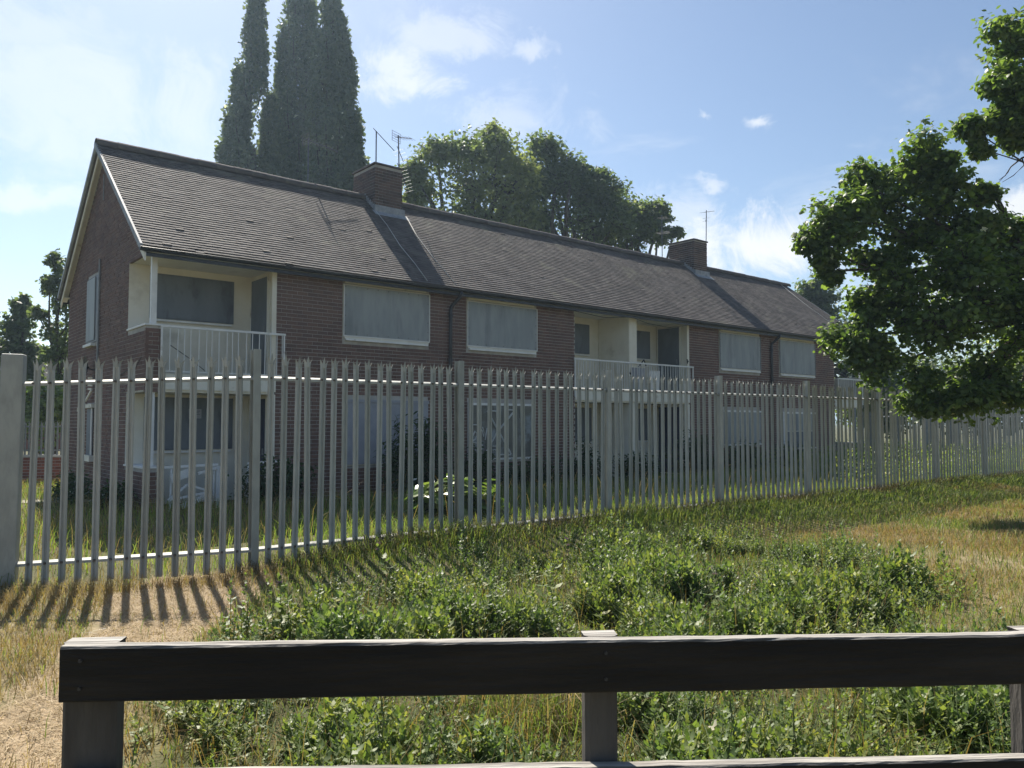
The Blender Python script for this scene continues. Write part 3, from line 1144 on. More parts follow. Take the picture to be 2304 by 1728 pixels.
    cab('roof_cable', [(7.6, 2.9, z_on(2.9)), (7.3, 1.9, z_on(1.9)), (7.15, .9, z_on(.9)), (7.05, -.28, z_on(-.28))], .007, M_cablew)
    pts = []
    for k in range(12):
        s = 3.5 - k * 3.75 / 11
        pts.append((LEN - .35 - .35 * math.sin(k / 11 * math.pi * .9) - .05 * k, s, z_on(s) + .02))
    cab('roof_cable', pts, .013, M_cablew)
    cab('wall_cable', [(11.4, -.02, 4.86), (12.6, -.01, 4.78), (13.8, -.015, 4.9), (14.6, -.01, 4.76), (15.6, -.01, 4.72), (16.6, -.02, 4.88)], .009, M_wire)
    cab('wall_cable', [(7.7, -.06, 4.93), (8.5, -.07, 4.88), (9.8, -.06, 4.92), (11.4, -.02, 4.86)], .008, M_wire)
    cab('wall_cable', [(.42, -.03, 3.2), (.8, -.03, 2.95), (1.1, -.03, 2.72)], .008, M_wire)
    cab('wall_cable', [(-.02, .2, 2.95), (-.02, .7, 2.72), (-.02, 1.3, 2.74), (-.02, 2.2, 2.6)], .006, M_wire)
    # graffiti on the double balcony
    g = MB()
    for pts in ([(13.75, 3.2), (13.95, 3.0), (13.8, 2.9)], [(14.15, 3.4), (14.4, 3.62), (14.5, 3.45)], [(16.5, 3.75), (16.52, 3.62), (16.56, 3.70)]):
        g.tube([(a, -.02 if a > 16 else .015, b) for a, b in pts], .022, 5)
    g.build('graffiti', M_blackpaint, house)
    # notice on the ground floor screen
    MB().box(1.22, 1.48, REC - .058, REC - .053, 1.78, 1.98).build('notice', M_screen3, house)
    nb = MB()
    for k, w_ in enumerate((.2, .18, .2, .12)):
        nb.box(1.25, 1.25 + w_, REC - .0605, REC - .0585, 1.93 - k * .035, 1.942 - k * .035)
    nb.build('notice_print', M_screen2, house)


house_details()

# pale boards leaning behind the railing of the double balcony
bd = MB()
bd.beam((14.10, .02, SLAB1 + .01), (14.10, -.02, 3.36), .62, .02, (0, 1, 0))
o = bd.build('pale_board', M_screen3, None)
o.location, o.rotation_euler = C0, (0, 0, math.atan2(U[1], U[0]))
tag(o, 'pale board standing behind the railing of the double balcony', 'board')
bd = MB()
bd.beam((14.85, .02, SLAB1 + .01), (14.85, -.02, 3.30), .52, .02, (0, 1, 0))
o = bd.build('pale_board', M_white, None)
o.location, o.rotation_euler = C0, (0, 0, math.atan2(U[1], U[0]))
tag(o, 'narrow white board right of the wider one on the double balcony', 'board')


# ------------------------------------------------------------------ aerials
def aerial(t, s, z0, z1, label, booms, curve=0.0):
    o = empty('television_aerial', HW(t, s, z0), math.atan2(U[1], U[0]), label, 'aerial')
    h = z1 - z0
    MB().tube([(0, 0, 0), (curve * .4, 0, h * .5), (curve, 0, h)], .018, 6).build('mast', M_alu, o)
    for (z, ang, up, length, n, el, grid) in booms:
        d = np.array([math.cos(ang) * math.cos(up), math.sin(ang) * math.cos(up), math.sin(up)])
        p = np.array([curve * z / h, 0, z])
        q = p + d * length
        b = MB().tube([p - d * .12, q], .011, 5).build('boom', M_alu, o)
        side = np.cross(d, (0, 0, 1))
        side /= np.linalg.norm(side)
        e = MB()
        for k in range(n):
            c = p + d * (length * (.06 + .92 * k / max(n - 1, 1)))
            w = el * (1 - .35 * k / max(n, 1))
            e.tube([c - side * w / 2, c + side * w / 2], .0045, 4)
        if grid:
            for zz in (-.14, -.07, 0, .07, .14):
                c = p - d * .08 + np.array([0, 0, zz])
                e.tube([c - side * .2, c + side * .2], .006, 4)
            for ww in (-.19, .19):
                c = p - d * .08 + side * ww
                e.tube([c + np.array([0, 0, -.15]), c + np.array([0, 0, .15])], .006, 4)
        if n:
            e.build('elements', M_alu, o)
    return o


# booms: height, angle, tilt, length, elements, width, grid reflector
aerial(6.72, 3.1, 8.90, 9.84, 'bare aerial mast with drooping arm on the near chimney', [(.93, 0.0, -.62, .72, 0, 0, False)])
aerial(7.62, 3.3, 7.8, 9.98, 'tall aerial with many rods on right side of near chimney', [(2.12, -1.2, -.25, .5, 5, .5, True), (1.75, .2, -1.0, .35, 4, .5, False), (1.25, .15, -1.05, .75, 8, .62, False)], -.06)
aerial(5.35, 4.5, 7.3, 9.72, 'faint aerial on its own mast left of the near chimney', [(2.35, .05, -.10, .95, 9, .34, True)])
aerial(22.0, 3.2, 7.7, 10.32, 'aerial on a straight mast right of the far chimney', [(2.55, .35, .25, .5, 6, .6, False), (2.3, 3.6, -.7, .3, 2, .3, False)], .07)
aerial(20.6, 4.3, 7.5, 10.1, 'slim aerial left of the far chimney against the tree', [(2.5, .3, 0, .3, 3, .4, False), (1.9, .3, 0, .35, 4, .6, False)])

# ------------------------------------------------------------------ steel palisade fence
def pale_mesh(name, height, mat, w=.075):
    xs = np.array([-.5, -.36, -.20, -.07, .07, .20, .36, .5]) * w
    ys = np.array([.010, -.006, -.006, .009, .009, -.006, -.006, .010])
    m = MB()
    hb = height - .13
    th = .0035
    n = len(xs)
    vs = [(xs[i], ys[i], z) for z in (0, hb) for i in range(n)] + [(xs[i], ys[i] + th, z) for z in (0, hb) for i in range(n)]
    fs = []
    for i in range(n - 1):
        fs.append((i, i + 1, n + i + 1, n + i))
        fs.append((2 * n + i + 1, 2 * n + i, 3 * n + i, 3 * n + i + 1))
    fs += [(0, n, 3 * n, 2 * n), (n - 1, 3 * n - 1, 4 * n - 1, 2 * n - 1)]
    m.add(vs, fs)
    # three points: the middle one straight, the outer two bent away
    def prong(i0, i1, tip, mid):
        a, b = np.array([xs[i0], ys[i0], hb]), np.array([xs[i1], ys[i1], hb])
        mo = np.array(mid)
        a2, b2 = a + mo, b + mo
        o = np.array([0, th, 0])
        t = np.array(tip)
        m.add([a, b, b2, a2, t, a + o, b + o, b2 + o, a2 + o, t + o],
              [(0, 1, 2, 3), (3, 2, 4), (6, 5, 8, 7), (7, 8, 9), (0, 3, 8, 5), (3, 4, 9, 8), (2, 1, 6, 7), (4, 2, 7, 9)])
    prong(0, 2, (xs[0] - .008, .0, hb + .10), (-.003, 0, .05))
    prong(2, 5, (0, -.020, hb + .13), (0, -.003, .065))
    prong(5, 7, (xs[7] + .024, .016, hb + .09), (.007, .004, .045))
    me = m.mesh(name)
    me.materials.append(mat)
    return me


def fence_run(root, A, B, n, pm, z_off, rails, mat, face, pitch_end=1.0, rail_size=.05, tilt=0.0):
    """n pales and the rails between two posts; face is the unit vector towards the pale side"""
    A, B = np.array(A, float), np.array(B, float)
    d = B - A
    ang = math.atan2(d[1], d[0])
    if (np.array([d[1], -d[0]]) @ face) < 0:
        ang += math.pi
    for k in range(n):
        f = (k + 1) / (n + 1)
        p = A + d * f + face * .045
        o = mesh_obj('pale', pm, None, root)
        o.location = (p[0], p[1], z_off - tilt * (1 - f) + random.uniform(-.012, .012))
        o.rotation_euler = (random.uniform(-.006, .006), random.gauss(0, .008), ang + random.uniform(-.07, .07))
    for z in rails:
        m = MB()
        a = np.array([A[0], A[1], z - tilt])
        b = np.array([B[0], B[1], z])
        fz = np.array([face[0], face[1], 0])
        w, h = rail_size * .45, rail_size * .5
        sec = [(w, -h), (w, h * .15), (-w, h), (-w, -h)]
        vs = [c + fz * p + np.array([0, 0, q]) for c in (a, b) for p, q in sec]
        m.add(vs, [(3, 2, 1, 0), (4, 5, 6, 7), (0, 1, 5, 4), (1, 2, 6, 5), (2, 3, 7, 6), (3, 0, 4, 7)])
        m.build('rail', mat, root)
    # bolt heads on every crossing, one part per run
    m = MB()
    for k in range(n):
        f = (k + 1) / (n + 1)
        p = A + d * f + face * .052
        for z in rails:
            m.box(p[0] - .011, p[0] + .011, p[1] - .011, p[1] + .011, z - tilt * (1 - f) - .011, z - tilt * (1 - f) + .011)
    tag(m.build('bolts', M_rust, root), kind='stuff')


def make_fence():
    root = empty('palisade_fence', (0, 0, 0), 0, 'tall galvanised palisade fence with spiked pales running along the grass', 'fence')
    pm = pale_mesh('pale', 2.42, M_galv)
    zt, zb = 2.20, .28
    bay = 2.75
    posts = [FP0 + FD * bay * k for k in range(10)]
    for k, p in enumerate(posts):
        m = MB()
        ang = math.atan2(FD[1], FD[0])
        # I-section post with a cut top
        for (x0, x1, y0, y1) in ((-.042, .042, -.055, -.048), (-.042, .042, .048, .055), (-.004, .004, -.048, .048)):
            m.box(x0, x1, y0, y1, 0, 2.58)
        o = m.build('post', M_galv, root)
        o.location = (p[0], p[1], -.06)
        o.rotation_euler = (0, random.uniform(-.004, .004), ang)
        if k < len(posts) - 1:
            fence_run(root, p, posts[k + 1], 17, pm, .055, (zt, zb), M_galv, FN)
    # near bay, set at an angle, up to the stout gate post
    g = at_depth(27, 950, 8.38)[:2]
    fn = np.array([.16, -.987])
    fence_run(root, g + np.array([.06, 0]), posts[0], 14, pm, .055, (zt, zb), M_galv, fn, tilt=.09)
    m = MB().box(-.105, .105, -.085, .085, -.1, 2.43).build('gate_post', M_galv, root, bevel=.012)
    m.location = (g[0] - .02, g[1], 0)
    m.rotation_euler = (0, .008, .35)
    return root


make_fence()


def far_fences():
    # right: behind the far end of the block
    root = empty('palisade_fence', (0, 0, 0), 0, 'distant palisade fence beyond the far end of the brick block', 'fence')
    pm = pale_mesh('pale', 2.15, M_galv2)
    pts = [np.array([14.2, 32.4]) + np.array([.985, -.17]) * 2.75 * k for k in range(4)]
    for k, p in enumerate(pts):
        o = MB().box(-.05, .05, -.05, .05, 0, 2.3).build('post', M_galv2, root)
        o.location = (p[0], p[1], 0)
        if k < len(pts) - 1:
            fence_run(root, p, pts[k + 1], 17, pm, .02, (1.93, .3), M_galv2, np.array([-.17, -.985]))
    # left: low wall with short palings
    a, b = np.array([-17.2, 21.0]), np.array([-11.75, 21.75])
    d = (b - a) / np.linalg.norm(b - a)
    ang = math.atan2(d[1], d[0])
    ln = float(np.linalg.norm(b - a))
    w = empty('boundary_wall', (a[0], a[1], 0), ang, 'low red brick boundary wall behind the left end of the block', 'wall')
    MB().box(0, ln, 0, .21, -.1, .74).build('core', M_mortar, w)
    bm = MB().box(0, BL, -.01, .03, 0, BH).mesh('brick')
    bm.materials.append(M_brickred)
    for u, v, z in courses(0, ln, .0, .74, []):
        if v - u > BL - .002:
            o = mesh_obj('brick', bm, None, w)
            o.location = (u, random.uniform(-.003, .002), z)
    MB().box(-.02, ln + .02, -.03, .24, .742, .80).build('coping', M_coping, w, bevel=.01)
    f = empty('paling_fence', (a[0], a[1], .80), ang, 'short grey steel palings standing on the low brick wall', 'fence')
    pm2 = pale_mesh('pale', .95, M_galv2, .05)
    for k in range(int(ln / .104)):
        o = mesh_obj('pale', pm2, None, f)
        o.location = (.06 + k * .104, .09, .0)
    for z in (.12, .78):
        MB().box(0, ln, .105, .14, z - .02, z + .02).build('rail', M_galv2, f)
    for k in range(3):
        MB().box(k * 2.6 + .02, k * 2.6 + .08, .12, .18, 0, .95).build('post', M_galv2, f)


far_fences()


# ------------------------------------------------------------------ timber rail fence in front
def timber_fence():
    A, B = np.array([-1.232, 2.160]), np.array([1.570, 2.429])
    d = (B - A) / np.linalg.norm(B - A)
    ang = math.atan2(d[1], d[0])
    root = empty('timber_fence', (A[0], A[1], 0), ang, 'dark timber post and rail fence close to the camera', 'fence')
    ln = 4.6

    def rail(z_top, h, th, x0, x1, bow, seed, fall=.013):
        r = np.random.default_rng(seed)
        n = 90
        vs, fs = [], []
        prof = [(0, 0.004), (0, h - .006), (.006, h), (th - .008, h - .001), (th, h - .01), (th, .004), (th - .005, 0), (.005, 0)]
        for i in range(n + 1):
            x = x0 + (x1 - x0) * i / n
            dz = bow * math.sin(x * 1.9 + seed) + r.normal(0, .0003) + .0007 * math.sin(x * 9 + seed)
            ez = -(x - x0) * fall
            for (y, z) in prof:
                j = r.normal(0, .0005)
                top = r.normal(0, .0006) if z > h * .9 else 0
                vs.append((x, y + j, z_top - h + z + dz + ez + top))
        k = len(prof)
        for i in range(n):
            for j in range(k):
                j2 = (j + 1) % k
                fs.append((i * k + j, i * k + j2, (i + 1) * k + j2, (i + 1) * k + j))
        fs += [tuple(range(k))[::-1], tuple(n * k + j for j in range(k))]
        return MB().add(vs, fs)
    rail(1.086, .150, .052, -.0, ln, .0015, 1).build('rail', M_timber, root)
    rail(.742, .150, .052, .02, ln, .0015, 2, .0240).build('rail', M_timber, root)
    for i, (x0, w) in enumerate(((-.018, .146), (1.462, .098), (2.852, .13), (4.1, .1))):
        m = MB()
        zt = (1.075 if i != 1 else 1.077) - x0 * .013
        dp = .062
        m.prism([(x0 + .012, .056), (x0 + w - .012, .056), (x0 + w, .068), (x0 + w, .056 + dp), (x0, .056 + dp), (x0, .068)], 2, -.3, zt)
        po = m.build('post', M_post, root)
        MB().prism([(x0 + .01, .054), (x0 + w - .01, .054), (x0 + w + .002, .066), (x0 + w + .002, .058 + dp), (x0 - .002, .058 + dp), (x0 - .002, .066)], 2, zt + .0005, zt + .006).build('end_grain', M_timber, po)
        for z in (1.05, .975):
            MB().tube([(x0 + w * .5, -.006, z - x0 * .013), (x0 + w * .5, .002, z - x0 * .013)], .005, 8).build('nail', M_gutter, root)
    return root


timber_fence()


# ------------------------------------------------------------------ trees
def frame_leaves(pos, out, droop, seed, sp=.7):
    r = np.random.default_rng(seed)
    n = len(pos)
    nor = out * .55 + np.array([0, 0, 1.0]) * (1 - droop) + r.normal(0, sp, (n, 3))
    return rot_from(nor, r.uniform(0, 2 * np.pi, n))


def tree(name, label, base, lobes, leaf, leaf_mat, size, per_lobe, trunk_r, seed, group=None, clump=.28, clumps=26, droop=.1, limb_r=.35, fork=.35, shell=.55, cat='tree', lean=.45):
    """lobes: (centre xyz, radii xyz); leaves gather in clumps spread through each lobe, twigs run out to the clumps"""
    r = np.random.default_rng(seed)
    base = np.array(base, float)
    root = empty(name, base, 0, label, cat, group)
    P, O = [], []
    wood = MB()
    lobes = [l if len(l) == 3 else (l[0], l[1], None) for l in lobes]
    top = max(l[0][2] for l in lobes)
    done = set()
    fz = base[2] + (top - base[2]) * fork
    cen = np.mean([l[0] for l in lobes], axis=0)
    trunk_top = np.array([base[0] * (1 - lean) + cen[0] * lean, base[1] * (1 - lean) + cen[1] * lean, fz])
    tr = [base - base, (trunk_top - base) * .5 + r.normal(0, .06, 3), trunk_top - base]
    MB().tube([(0, 0, -.2), tr[1], tr[2]], [trunk_r * 1.15, trunk_r * .85, trunk_r * .65], 10).build('trunk', M_bark, root, smooth=True)
    for c, rd, par in lobes:
        c, rd = np.array(c, float), np.array(rd, float)
        tgt = c if par is None else np.array(par, float)
        key = tuple(np.round(tgt, 3))
        if key not in done:       # a limb from the fork, bowed upwards
            done.add(key)
            span = np.linalg.norm(tgt - trunk_top)
            mid = trunk_top * .45 + tgt * .55 + r.normal(0, .07, 3) * span + np.array([0, 0, .10 * span])
            wood.tube([trunk_top - base, mid - base, tgt - base], [trunk_r * limb_r * 1.3, trunk_r * limb_r * .9, trunk_r * limb_r * .4], 6)
        if par is not None:
            mid = (tgt + c) / 2 + r.normal(0, .08, 3) * np.linalg.norm(rd)
            wood.tube([tgt - base, mid - base, c - base], [trunk_r * limb_r * .4, trunk_r * limb_r * .3, trunk_r * limb_r * .2], 5)
        vol = float(np.prod(rd)) ** (1 / 3)
        nc = clumps
        u = r.normal(0, 1, (nc, 3))
        u /= np.linalg.norm(u, axis=1, keepdims=True)
        rad = shell + (1 - shell) * r.random(nc) ** .6
        rad *= r.uniform(.7, 1.15, nc) * np.where(r.random(nc) < .12, 1.22, 1)
        cc = c + u * rd * rad[:, None]
        for q, uu in zip(cc, u):
            m2 = (c + q) / 2 + np.array([0, 0, -.06 * vol]) + r.normal(0, .05 * vol, 3)
            wood.tube([c - base, m2 - base, q - base], [trunk_r * limb_r * .3, trunk_r * limb_r * .2, .006], 4)
        npc = max(1, per_lobe // nc)
        which = np.repeat(np.arange(nc), npc)
        g = r.normal(0, .55, (len(which), 3))
        g /= np.maximum(np.linalg.norm(g, axis=1, keepdims=True) / 1.05, 1)
        cs = clump * vol * r.uniform(.5, 1.5, nc)
        # leaves follow the outer half of the twig as well as its end
        back = (r.random(len(which)) ** 2)[:, None] * (c - cc[which]) * .45
        p = cc[which] + back + g * cs[which][:, None] * np.array([1.2, 1.2, .75])
        P.append(p - base)
        O.append(u[which] * .7 + g * .6)
    P, O = np.concatenate(P), np.concatenate(O)
    R = frame_leaves(P, O, droop, seed + 1)
    v, f = scatter(leaf[0], leaf[1], P, R, size * r.uniform(.6, 1.25, len(P)))
    wood.build('limbs', M_bark, root, smooth=True)
    tag(mesh_obj('crown', big_mesh('crown', v, f), leaf_mat, root), kind='stuff')
    return root


def px_lobes(L, d0, split=0, seed=0):
    """(x, y, rx, ry[, depth offset]) in picture pixels at a distance -> centres and radii in metres"""
    res = []
    for it in L:
        x, y, rx, ry = it[:4]
        d = d0 + (it[4] if len(it) > 4 else 0)
        k = d / F
        res.append((at_depth(x, y, d), np.array([rx * k, (rx + ry) / 2 * k * 1.05, ry * k])))
    if split:       # break each mass into smaller uneven boughs
        r = np.random.default_rng(seed)
        out = []
        for c, rd in res:
            for q in range(split):
                u = r.normal(0, 1, 3)
                u /= np.linalg.norm(u)
                out.append((c + u * rd * r.uniform(.3, .72), rd * r.uniform(.45, .80), c))
        res = out
    return res


def ground_at(x, d):
    p = at_depth(x, 950, d)
    return (p[0], p[1], float(ground_z(p[0], p[1])))


# sycamore whose crown hangs into the picture from the right
tree('sycamore_tree', 'large sycamore with drooping dark crown hanging in from the right edge', ground_at(2420, 14.6),
     px_lobes([(1955, 420, 95, 80), (2060, 375, 90, 65), (1860, 500, 62, 85, -.3), (2110, 450, 95, 75, .2), (2000, 500, 110, 70, .3), (2190, 520, 65, 60), (1835, 560, 40, 55), (1900, 480, 70, 80),
               (2000, 590, 80, 50), (2110, 545, 110, 60), (2215, 425, 38, 36), (2130, 370, 30, 32), (1865, 610, 30, 35),
               (2140, 620, 120, 90, -.5), (2020, 690, 110, 90, -.3), (1925, 755, 60, 85), (1975, 840, 75, 75), (2120, 760, 130, 110, -.4), (2080, 880, 110, 60, -.2),
               (2220, 700, 110, 110, -.5), (2230, 840, 110, 90, -.5), (2180, 905, 90, 40, -.6), (2300, 600, 80, 90), (2330, 780, 90, 130), (1950, 690, 50, 60), (2290, 890, 90, 40, -.4), (2265, 520, 60, 40), (2310, 700, 80, 80, -.6)], 14.6, 3, 6),
     LEAF_PALM, L_syc, .094, 580, .26, 11, clump=.55, clumps=17, shell=.3, droop=.15, limb_r=.17, fork=.55, lean=.12)
# the upper bough of another tree, standing right of the picture
tree('lime_tree', 'leafy bough of a taller tree reaching in at the upper right corner', ground_at(2680, 13.0),
     px_lobes([(2275, 95, 60, 70), (2240, 190, 58, 58), (2310, 210, 60, 75), (2235, 285, 60, 42), (2185, 290, 36, 30), (2300, 310, 60, 45), (2275, 250, 55, 45), (2210, 335, 24, 20), (2350, 70, 70, 80), (2400, 200, 110, 130), (2470, 330, 120, 120)], 13.0, 3, 7),
     LEAF_OVAL, L_syc, .11, 420, .22, 12, clump=.55, clumps=12, shell=.35, droop=.2, limb_r=.08, fork=.6, lean=.2)


def dead_branch():
    b = MB()
    root = at_depth(2400, 330, 13.0)
    pts = [(2400, 330), (2330, 345), (2300, 355), (2275, 375), (2262, 395), (2248, 405)]
    b.tube([at_depth(x, y, 13.0) for x, y in pts], [.03, .022, .016, .011, .008, .004], 5)
    b.tube([at_depth(x, y, 13.0) for x, y in [(2300, 355), (2304, 372), (2280, 395), (2255, 410)]], [.012, .010, .007, .003], 4)
    b.tube([at_depth(x, y, 13.0) for x, y in [(2275, 375), (2268, 388), (2245, 412)]], [.009, .006, .003], 4)
    return b.build('dead_branch', M_bark, bpy.data.objects['lime_tree'])


_db = dead_branch()
_db.location = -Vector(bpy.data.objects['lime_tree'].location)


def poplar(x_c, d, top_y, half_w, label, seed, spires):
    """columnar crown: steep branches with leaf clumps; spires are (x px, top y px, half width px)"""
    r = np.random.default_rng(seed)
    base = np.array(ground_at(x_c, d))
    root = empty('poplar_tree', base, 0, label, 'tree', 'three poplars behind the roof')
    k = d / F
    wood = MB()
    MB().tube([(0, 0, -.2), (.1, 0, 8), (0, 0, 18)], [.55, .38, .18], 10).build('trunk', M_bark, root, smooth=True)
    P, O = [], []
    for sx, sy, hw in spires:
        topz = 1.7 + (950 - sy) * k
        cx = (sx - x_c) * k
        h = topz - 3
        # steep plumes, each a bough clothed in leaves, with hollows between them
        ns = int(34 + 44 * hw * k / 2.0)
        for q_ in range(ns):
            f = r.random() ** .8
            z = 3.5 + (h - .5) * f
            prof = min(1, (1 - f) ** .75 * 1.12) * min(1, .75 + f * 2.0)
            an = r.uniform(0, 2 * np.pi)
            rad = hw * k * prof * (.25 + .75 * r.random() ** .5) * r.uniform(.85, 1.12)
            if r.random() < .08:
                rad *= 1.22
            ox = cx * (.55 + .45 * f if sx != x_c else 1)
            ln = r.uniform(3.0, 6.5) * (.5 + .5 * (1 - f))
            out = np.array([math.cos(an), math.sin(an), 0])
            tip = np.array([ox, 0, z]) + out * rad
            foot = np.array([ox * .9, 0, max(1.5, z - ln)]) + out * rad * .5
            mid = (tip + foot) / 2 + out * rad * .16
            wood.tube([foot, mid, tip], [.05, .035, .012], 4)
            n = int(235 * r.uniform(.6, 1.3))
            q = (.08 + .92 * r.random((n, 1)))
            line = foot * (1 - q) ** 2 + 2 * mid * q * (1 - q) + tip * q ** 2
            g = r.normal(0, 1, (n, 3))
            g /= np.maximum(np.linalg.norm(g, axis=1, keepdims=True) / 1.6, 1)
            P.append(line + g * np.array([.30, .30, .34]) * (1.25 - .75 * q))
            O.append(np.tile(out + np.array([0, 0, .2]), (n, 1)))
    P, O = np.concatenate(P), np.concatenate(O)
    R = rot_from(O * .8 + r.normal(0, .6, P.shape), r.uniform(0, 6.28, len(P)))
    v, f = scatter(LEAF_Q[0], LEAF_Q[1], P, R, .26 * r.uniform(.6, 1.3, len(P)))
    wood.build('limbs', M_bark, root, smooth=True)
    tag(mesh_obj('crown', big_mesh('crown', v, f), L_poplar, root), kind='stuff')


poplar(560, 46, -30, 60, 'leftmost of three dark columnar poplars behind the roof', 21, [(562, -110, 82), (524, 120, 52), (503, 215, 44), (486, 310, 38), (600, 200, 55), (610, 330, 60)])
poplar(660, 48, -120, 60, 'middle poplar, half hidden between the other two tall poplars', 22, [(655, -200, 86), (622, 10, 46), (640, 200, 70), (690, -40, 70)])
poplar(742, 45, -90, 60, 'rightmost of three dark columnar poplars, beside the near chimney', 23, [(737, -150, 98), (762, 20, 62), (778, 100, 56), (797, 220, 46), (712, 40, 54), (815, 320, 32)])

tree('ash_tree', 'yellowish green spreading tree rising behind the roof beside the near chimney', ground_at(1060, 40),
     px_lobes([(985, 345, 55, 40), (1060, 345, 65, 40), (1130, 350, 60, 45), (960, 430, 50, 40), (1040, 420, 80, 55), (1130, 430, 70, 60), (930, 485, 45, 35), (1000, 500, 80, 50), (1100, 510, 90, 60), (1115, 305, 28, 20), (935, 395, 28, 30), (1175, 470, 50, 60), (1170, 390, 40, 40)], 40, 4, 3),
     LEAF_Q, L_willow, .24, 430, .4, 31, clump=.8, clumps=15, droop=.35, limb_r=.3, fork=.45)
tree('sycamore_tree', 'dark green tree behind the roof right of the yellowish tree', ground_at(1280, 42),
     px_lobes([(1225, 345, 45, 38), (1290, 370, 45, 40), (1205, 410, 50, 45), (1270, 440, 75, 55), (1345, 400, 30, 28), (1200, 490, 70, 60), (1290, 520, 80, 50), (1330, 470, 45, 45), (1250, 390, 50, 45), (1180, 430, 55, 60), (1360, 440, 50, 35), (1385, 500, 60, 50), (1185, 520, 60, 50)], 42, 4, 4),
     LEAF_Q, L_tree, .25, 380, .4, 32, clump=.72, clumps=14, droop=.15, limb_r=.3, fork=.4)
tree('maple_tree', 'low leafy tree behind the roof just left of the far chimney', ground_at(1430, 44),
     px_lobes([(1400, 470, 45, 35), (1465, 470, 45, 28), (1420, 530, 55, 40), (1490, 480, 30, 22), (1480, 525, 40, 30), (1370, 540, 50, 40), (1515, 525, 22, 14), (1380, 450, 45, 35), (1440, 500, 50, 40)], 44, 4, 5),
     LEAF_Q, L_tree, .25, 300, .3, 33, clump=.7, clumps=13, droop=.15, limb_r=.3, fork=.5)
tree('hawthorn_tree', 'small round tree seen past the far end of the roof', ground_at(1835, 50),
     px_lobes([(1830, 650, 32, 30), (1855, 680, 34, 34), (1810, 670, 25, 30), (1850, 730, 45, 40), (1900, 740, 60, 50), (1960, 780, 60, 50), (1900, 840, 60, 60), (1960, 850, 70, 60), (1905, 905, 60, 45), (1960, 925, 70, 40), (2010, 870, 60, 60)], 50),
     LEAF_Q, L_tree, .28, 1400, .3, 34, clump=.36, clumps=22, limb_r=.3, fork=.5)
# dark trees beyond the far fence
for i, (x, d, lob) in enumerate([(1960, 46, [(1950, 880, 60, 70), (2010, 850, 70, 80), (1985, 930, 70, 40)]), (2150, 44, [(2120, 860, 90, 80), (2190, 850, 90, 90), (2150, 930, 100, 40)]), (2330, 42, [(2290, 860, 90, 90), (2370, 850, 90, 90), (2320, 930, 110, 50)])]):
    tree('hedge_tree', ['dark bushy tree behind the distant palisade, nearest the block', 'dark bushy tree behind the distant palisade, under the sycamore crown', 'dark bushy tree behind the distant palisade at the right edge'][i], ground_at(x, d), px_lobes(lob, d),
         LEAF_Q, L_tree, .3, 1700, .25, 40 + i, group='trees beyond the far palisade', clump=.4, clumps=24, fork=.4)
# left background
tree('spruce_tree', 'pointed leafy tree behind the gate post at the left edge', ground_at(20, 30),
     px_lobes([(50, 690, 14, 28), (40, 740, 30, 35), (30, 800, 45, 40), (15, 860, 70, 50), (70, 800, 25, 30), (20, 930, 80, 50), (-30, 780, 50, 70), (62, 850, 32, 40)], 30),
     LEAF_Q, L_tree, .2, 1200, .2, 51, clump=.42, clumps=18, fork=.5)
tree('birch_tree', 'slender sapling with loose upright twigs beside the gable', ground_at(128, 27),
     px_lobes([(122, 590, 10, 26), (112, 640, 14, 28), (135, 660, 18, 40), (150, 620, 16, 50), (85, 705, 22, 14), (125, 740, 28, 36), (110, 800, 26, 26), (150, 790, 22, 50), (140, 850, 30, 30), (170, 700, 20, 60)], 27),
     LEAF_Q, L_tree, .17, 420, .10, 52, clump=.42, clumps=16, droop=.3, fork=.35, limb_r=.4)
tree('elder_shrub', 'sunlit bushy shrub above the low wall left of the block', ground_at(100, 24.5),
     px_lobes([(70, 900, 40, 40), (125, 905, 40, 45), (100, 960, 50, 40), (30, 930, 50, 50)], 24.5),
     LEAF_OVAL, L_bright, .20, 700, .06, 53, clump=.4, clumps=16, fork=.3, cat='shrub')

# house far behind on the left: only its roof shows
fh = empty('distant_house', at_depth(95, 950, 52) * np.array([1, 1, 0]), .5, 'distant house roof glimpsed through the saplings at left', 'house')
MB().box(-4, 4, -3, 3, 0, 3.6).build('wall', M_brickred, fh)
MB().prism([(-3.4, 3.5), (3.4, 3.5), (0, 6.1)], 0, -4.2, 4.2).build('roof', M_ridge, fh)


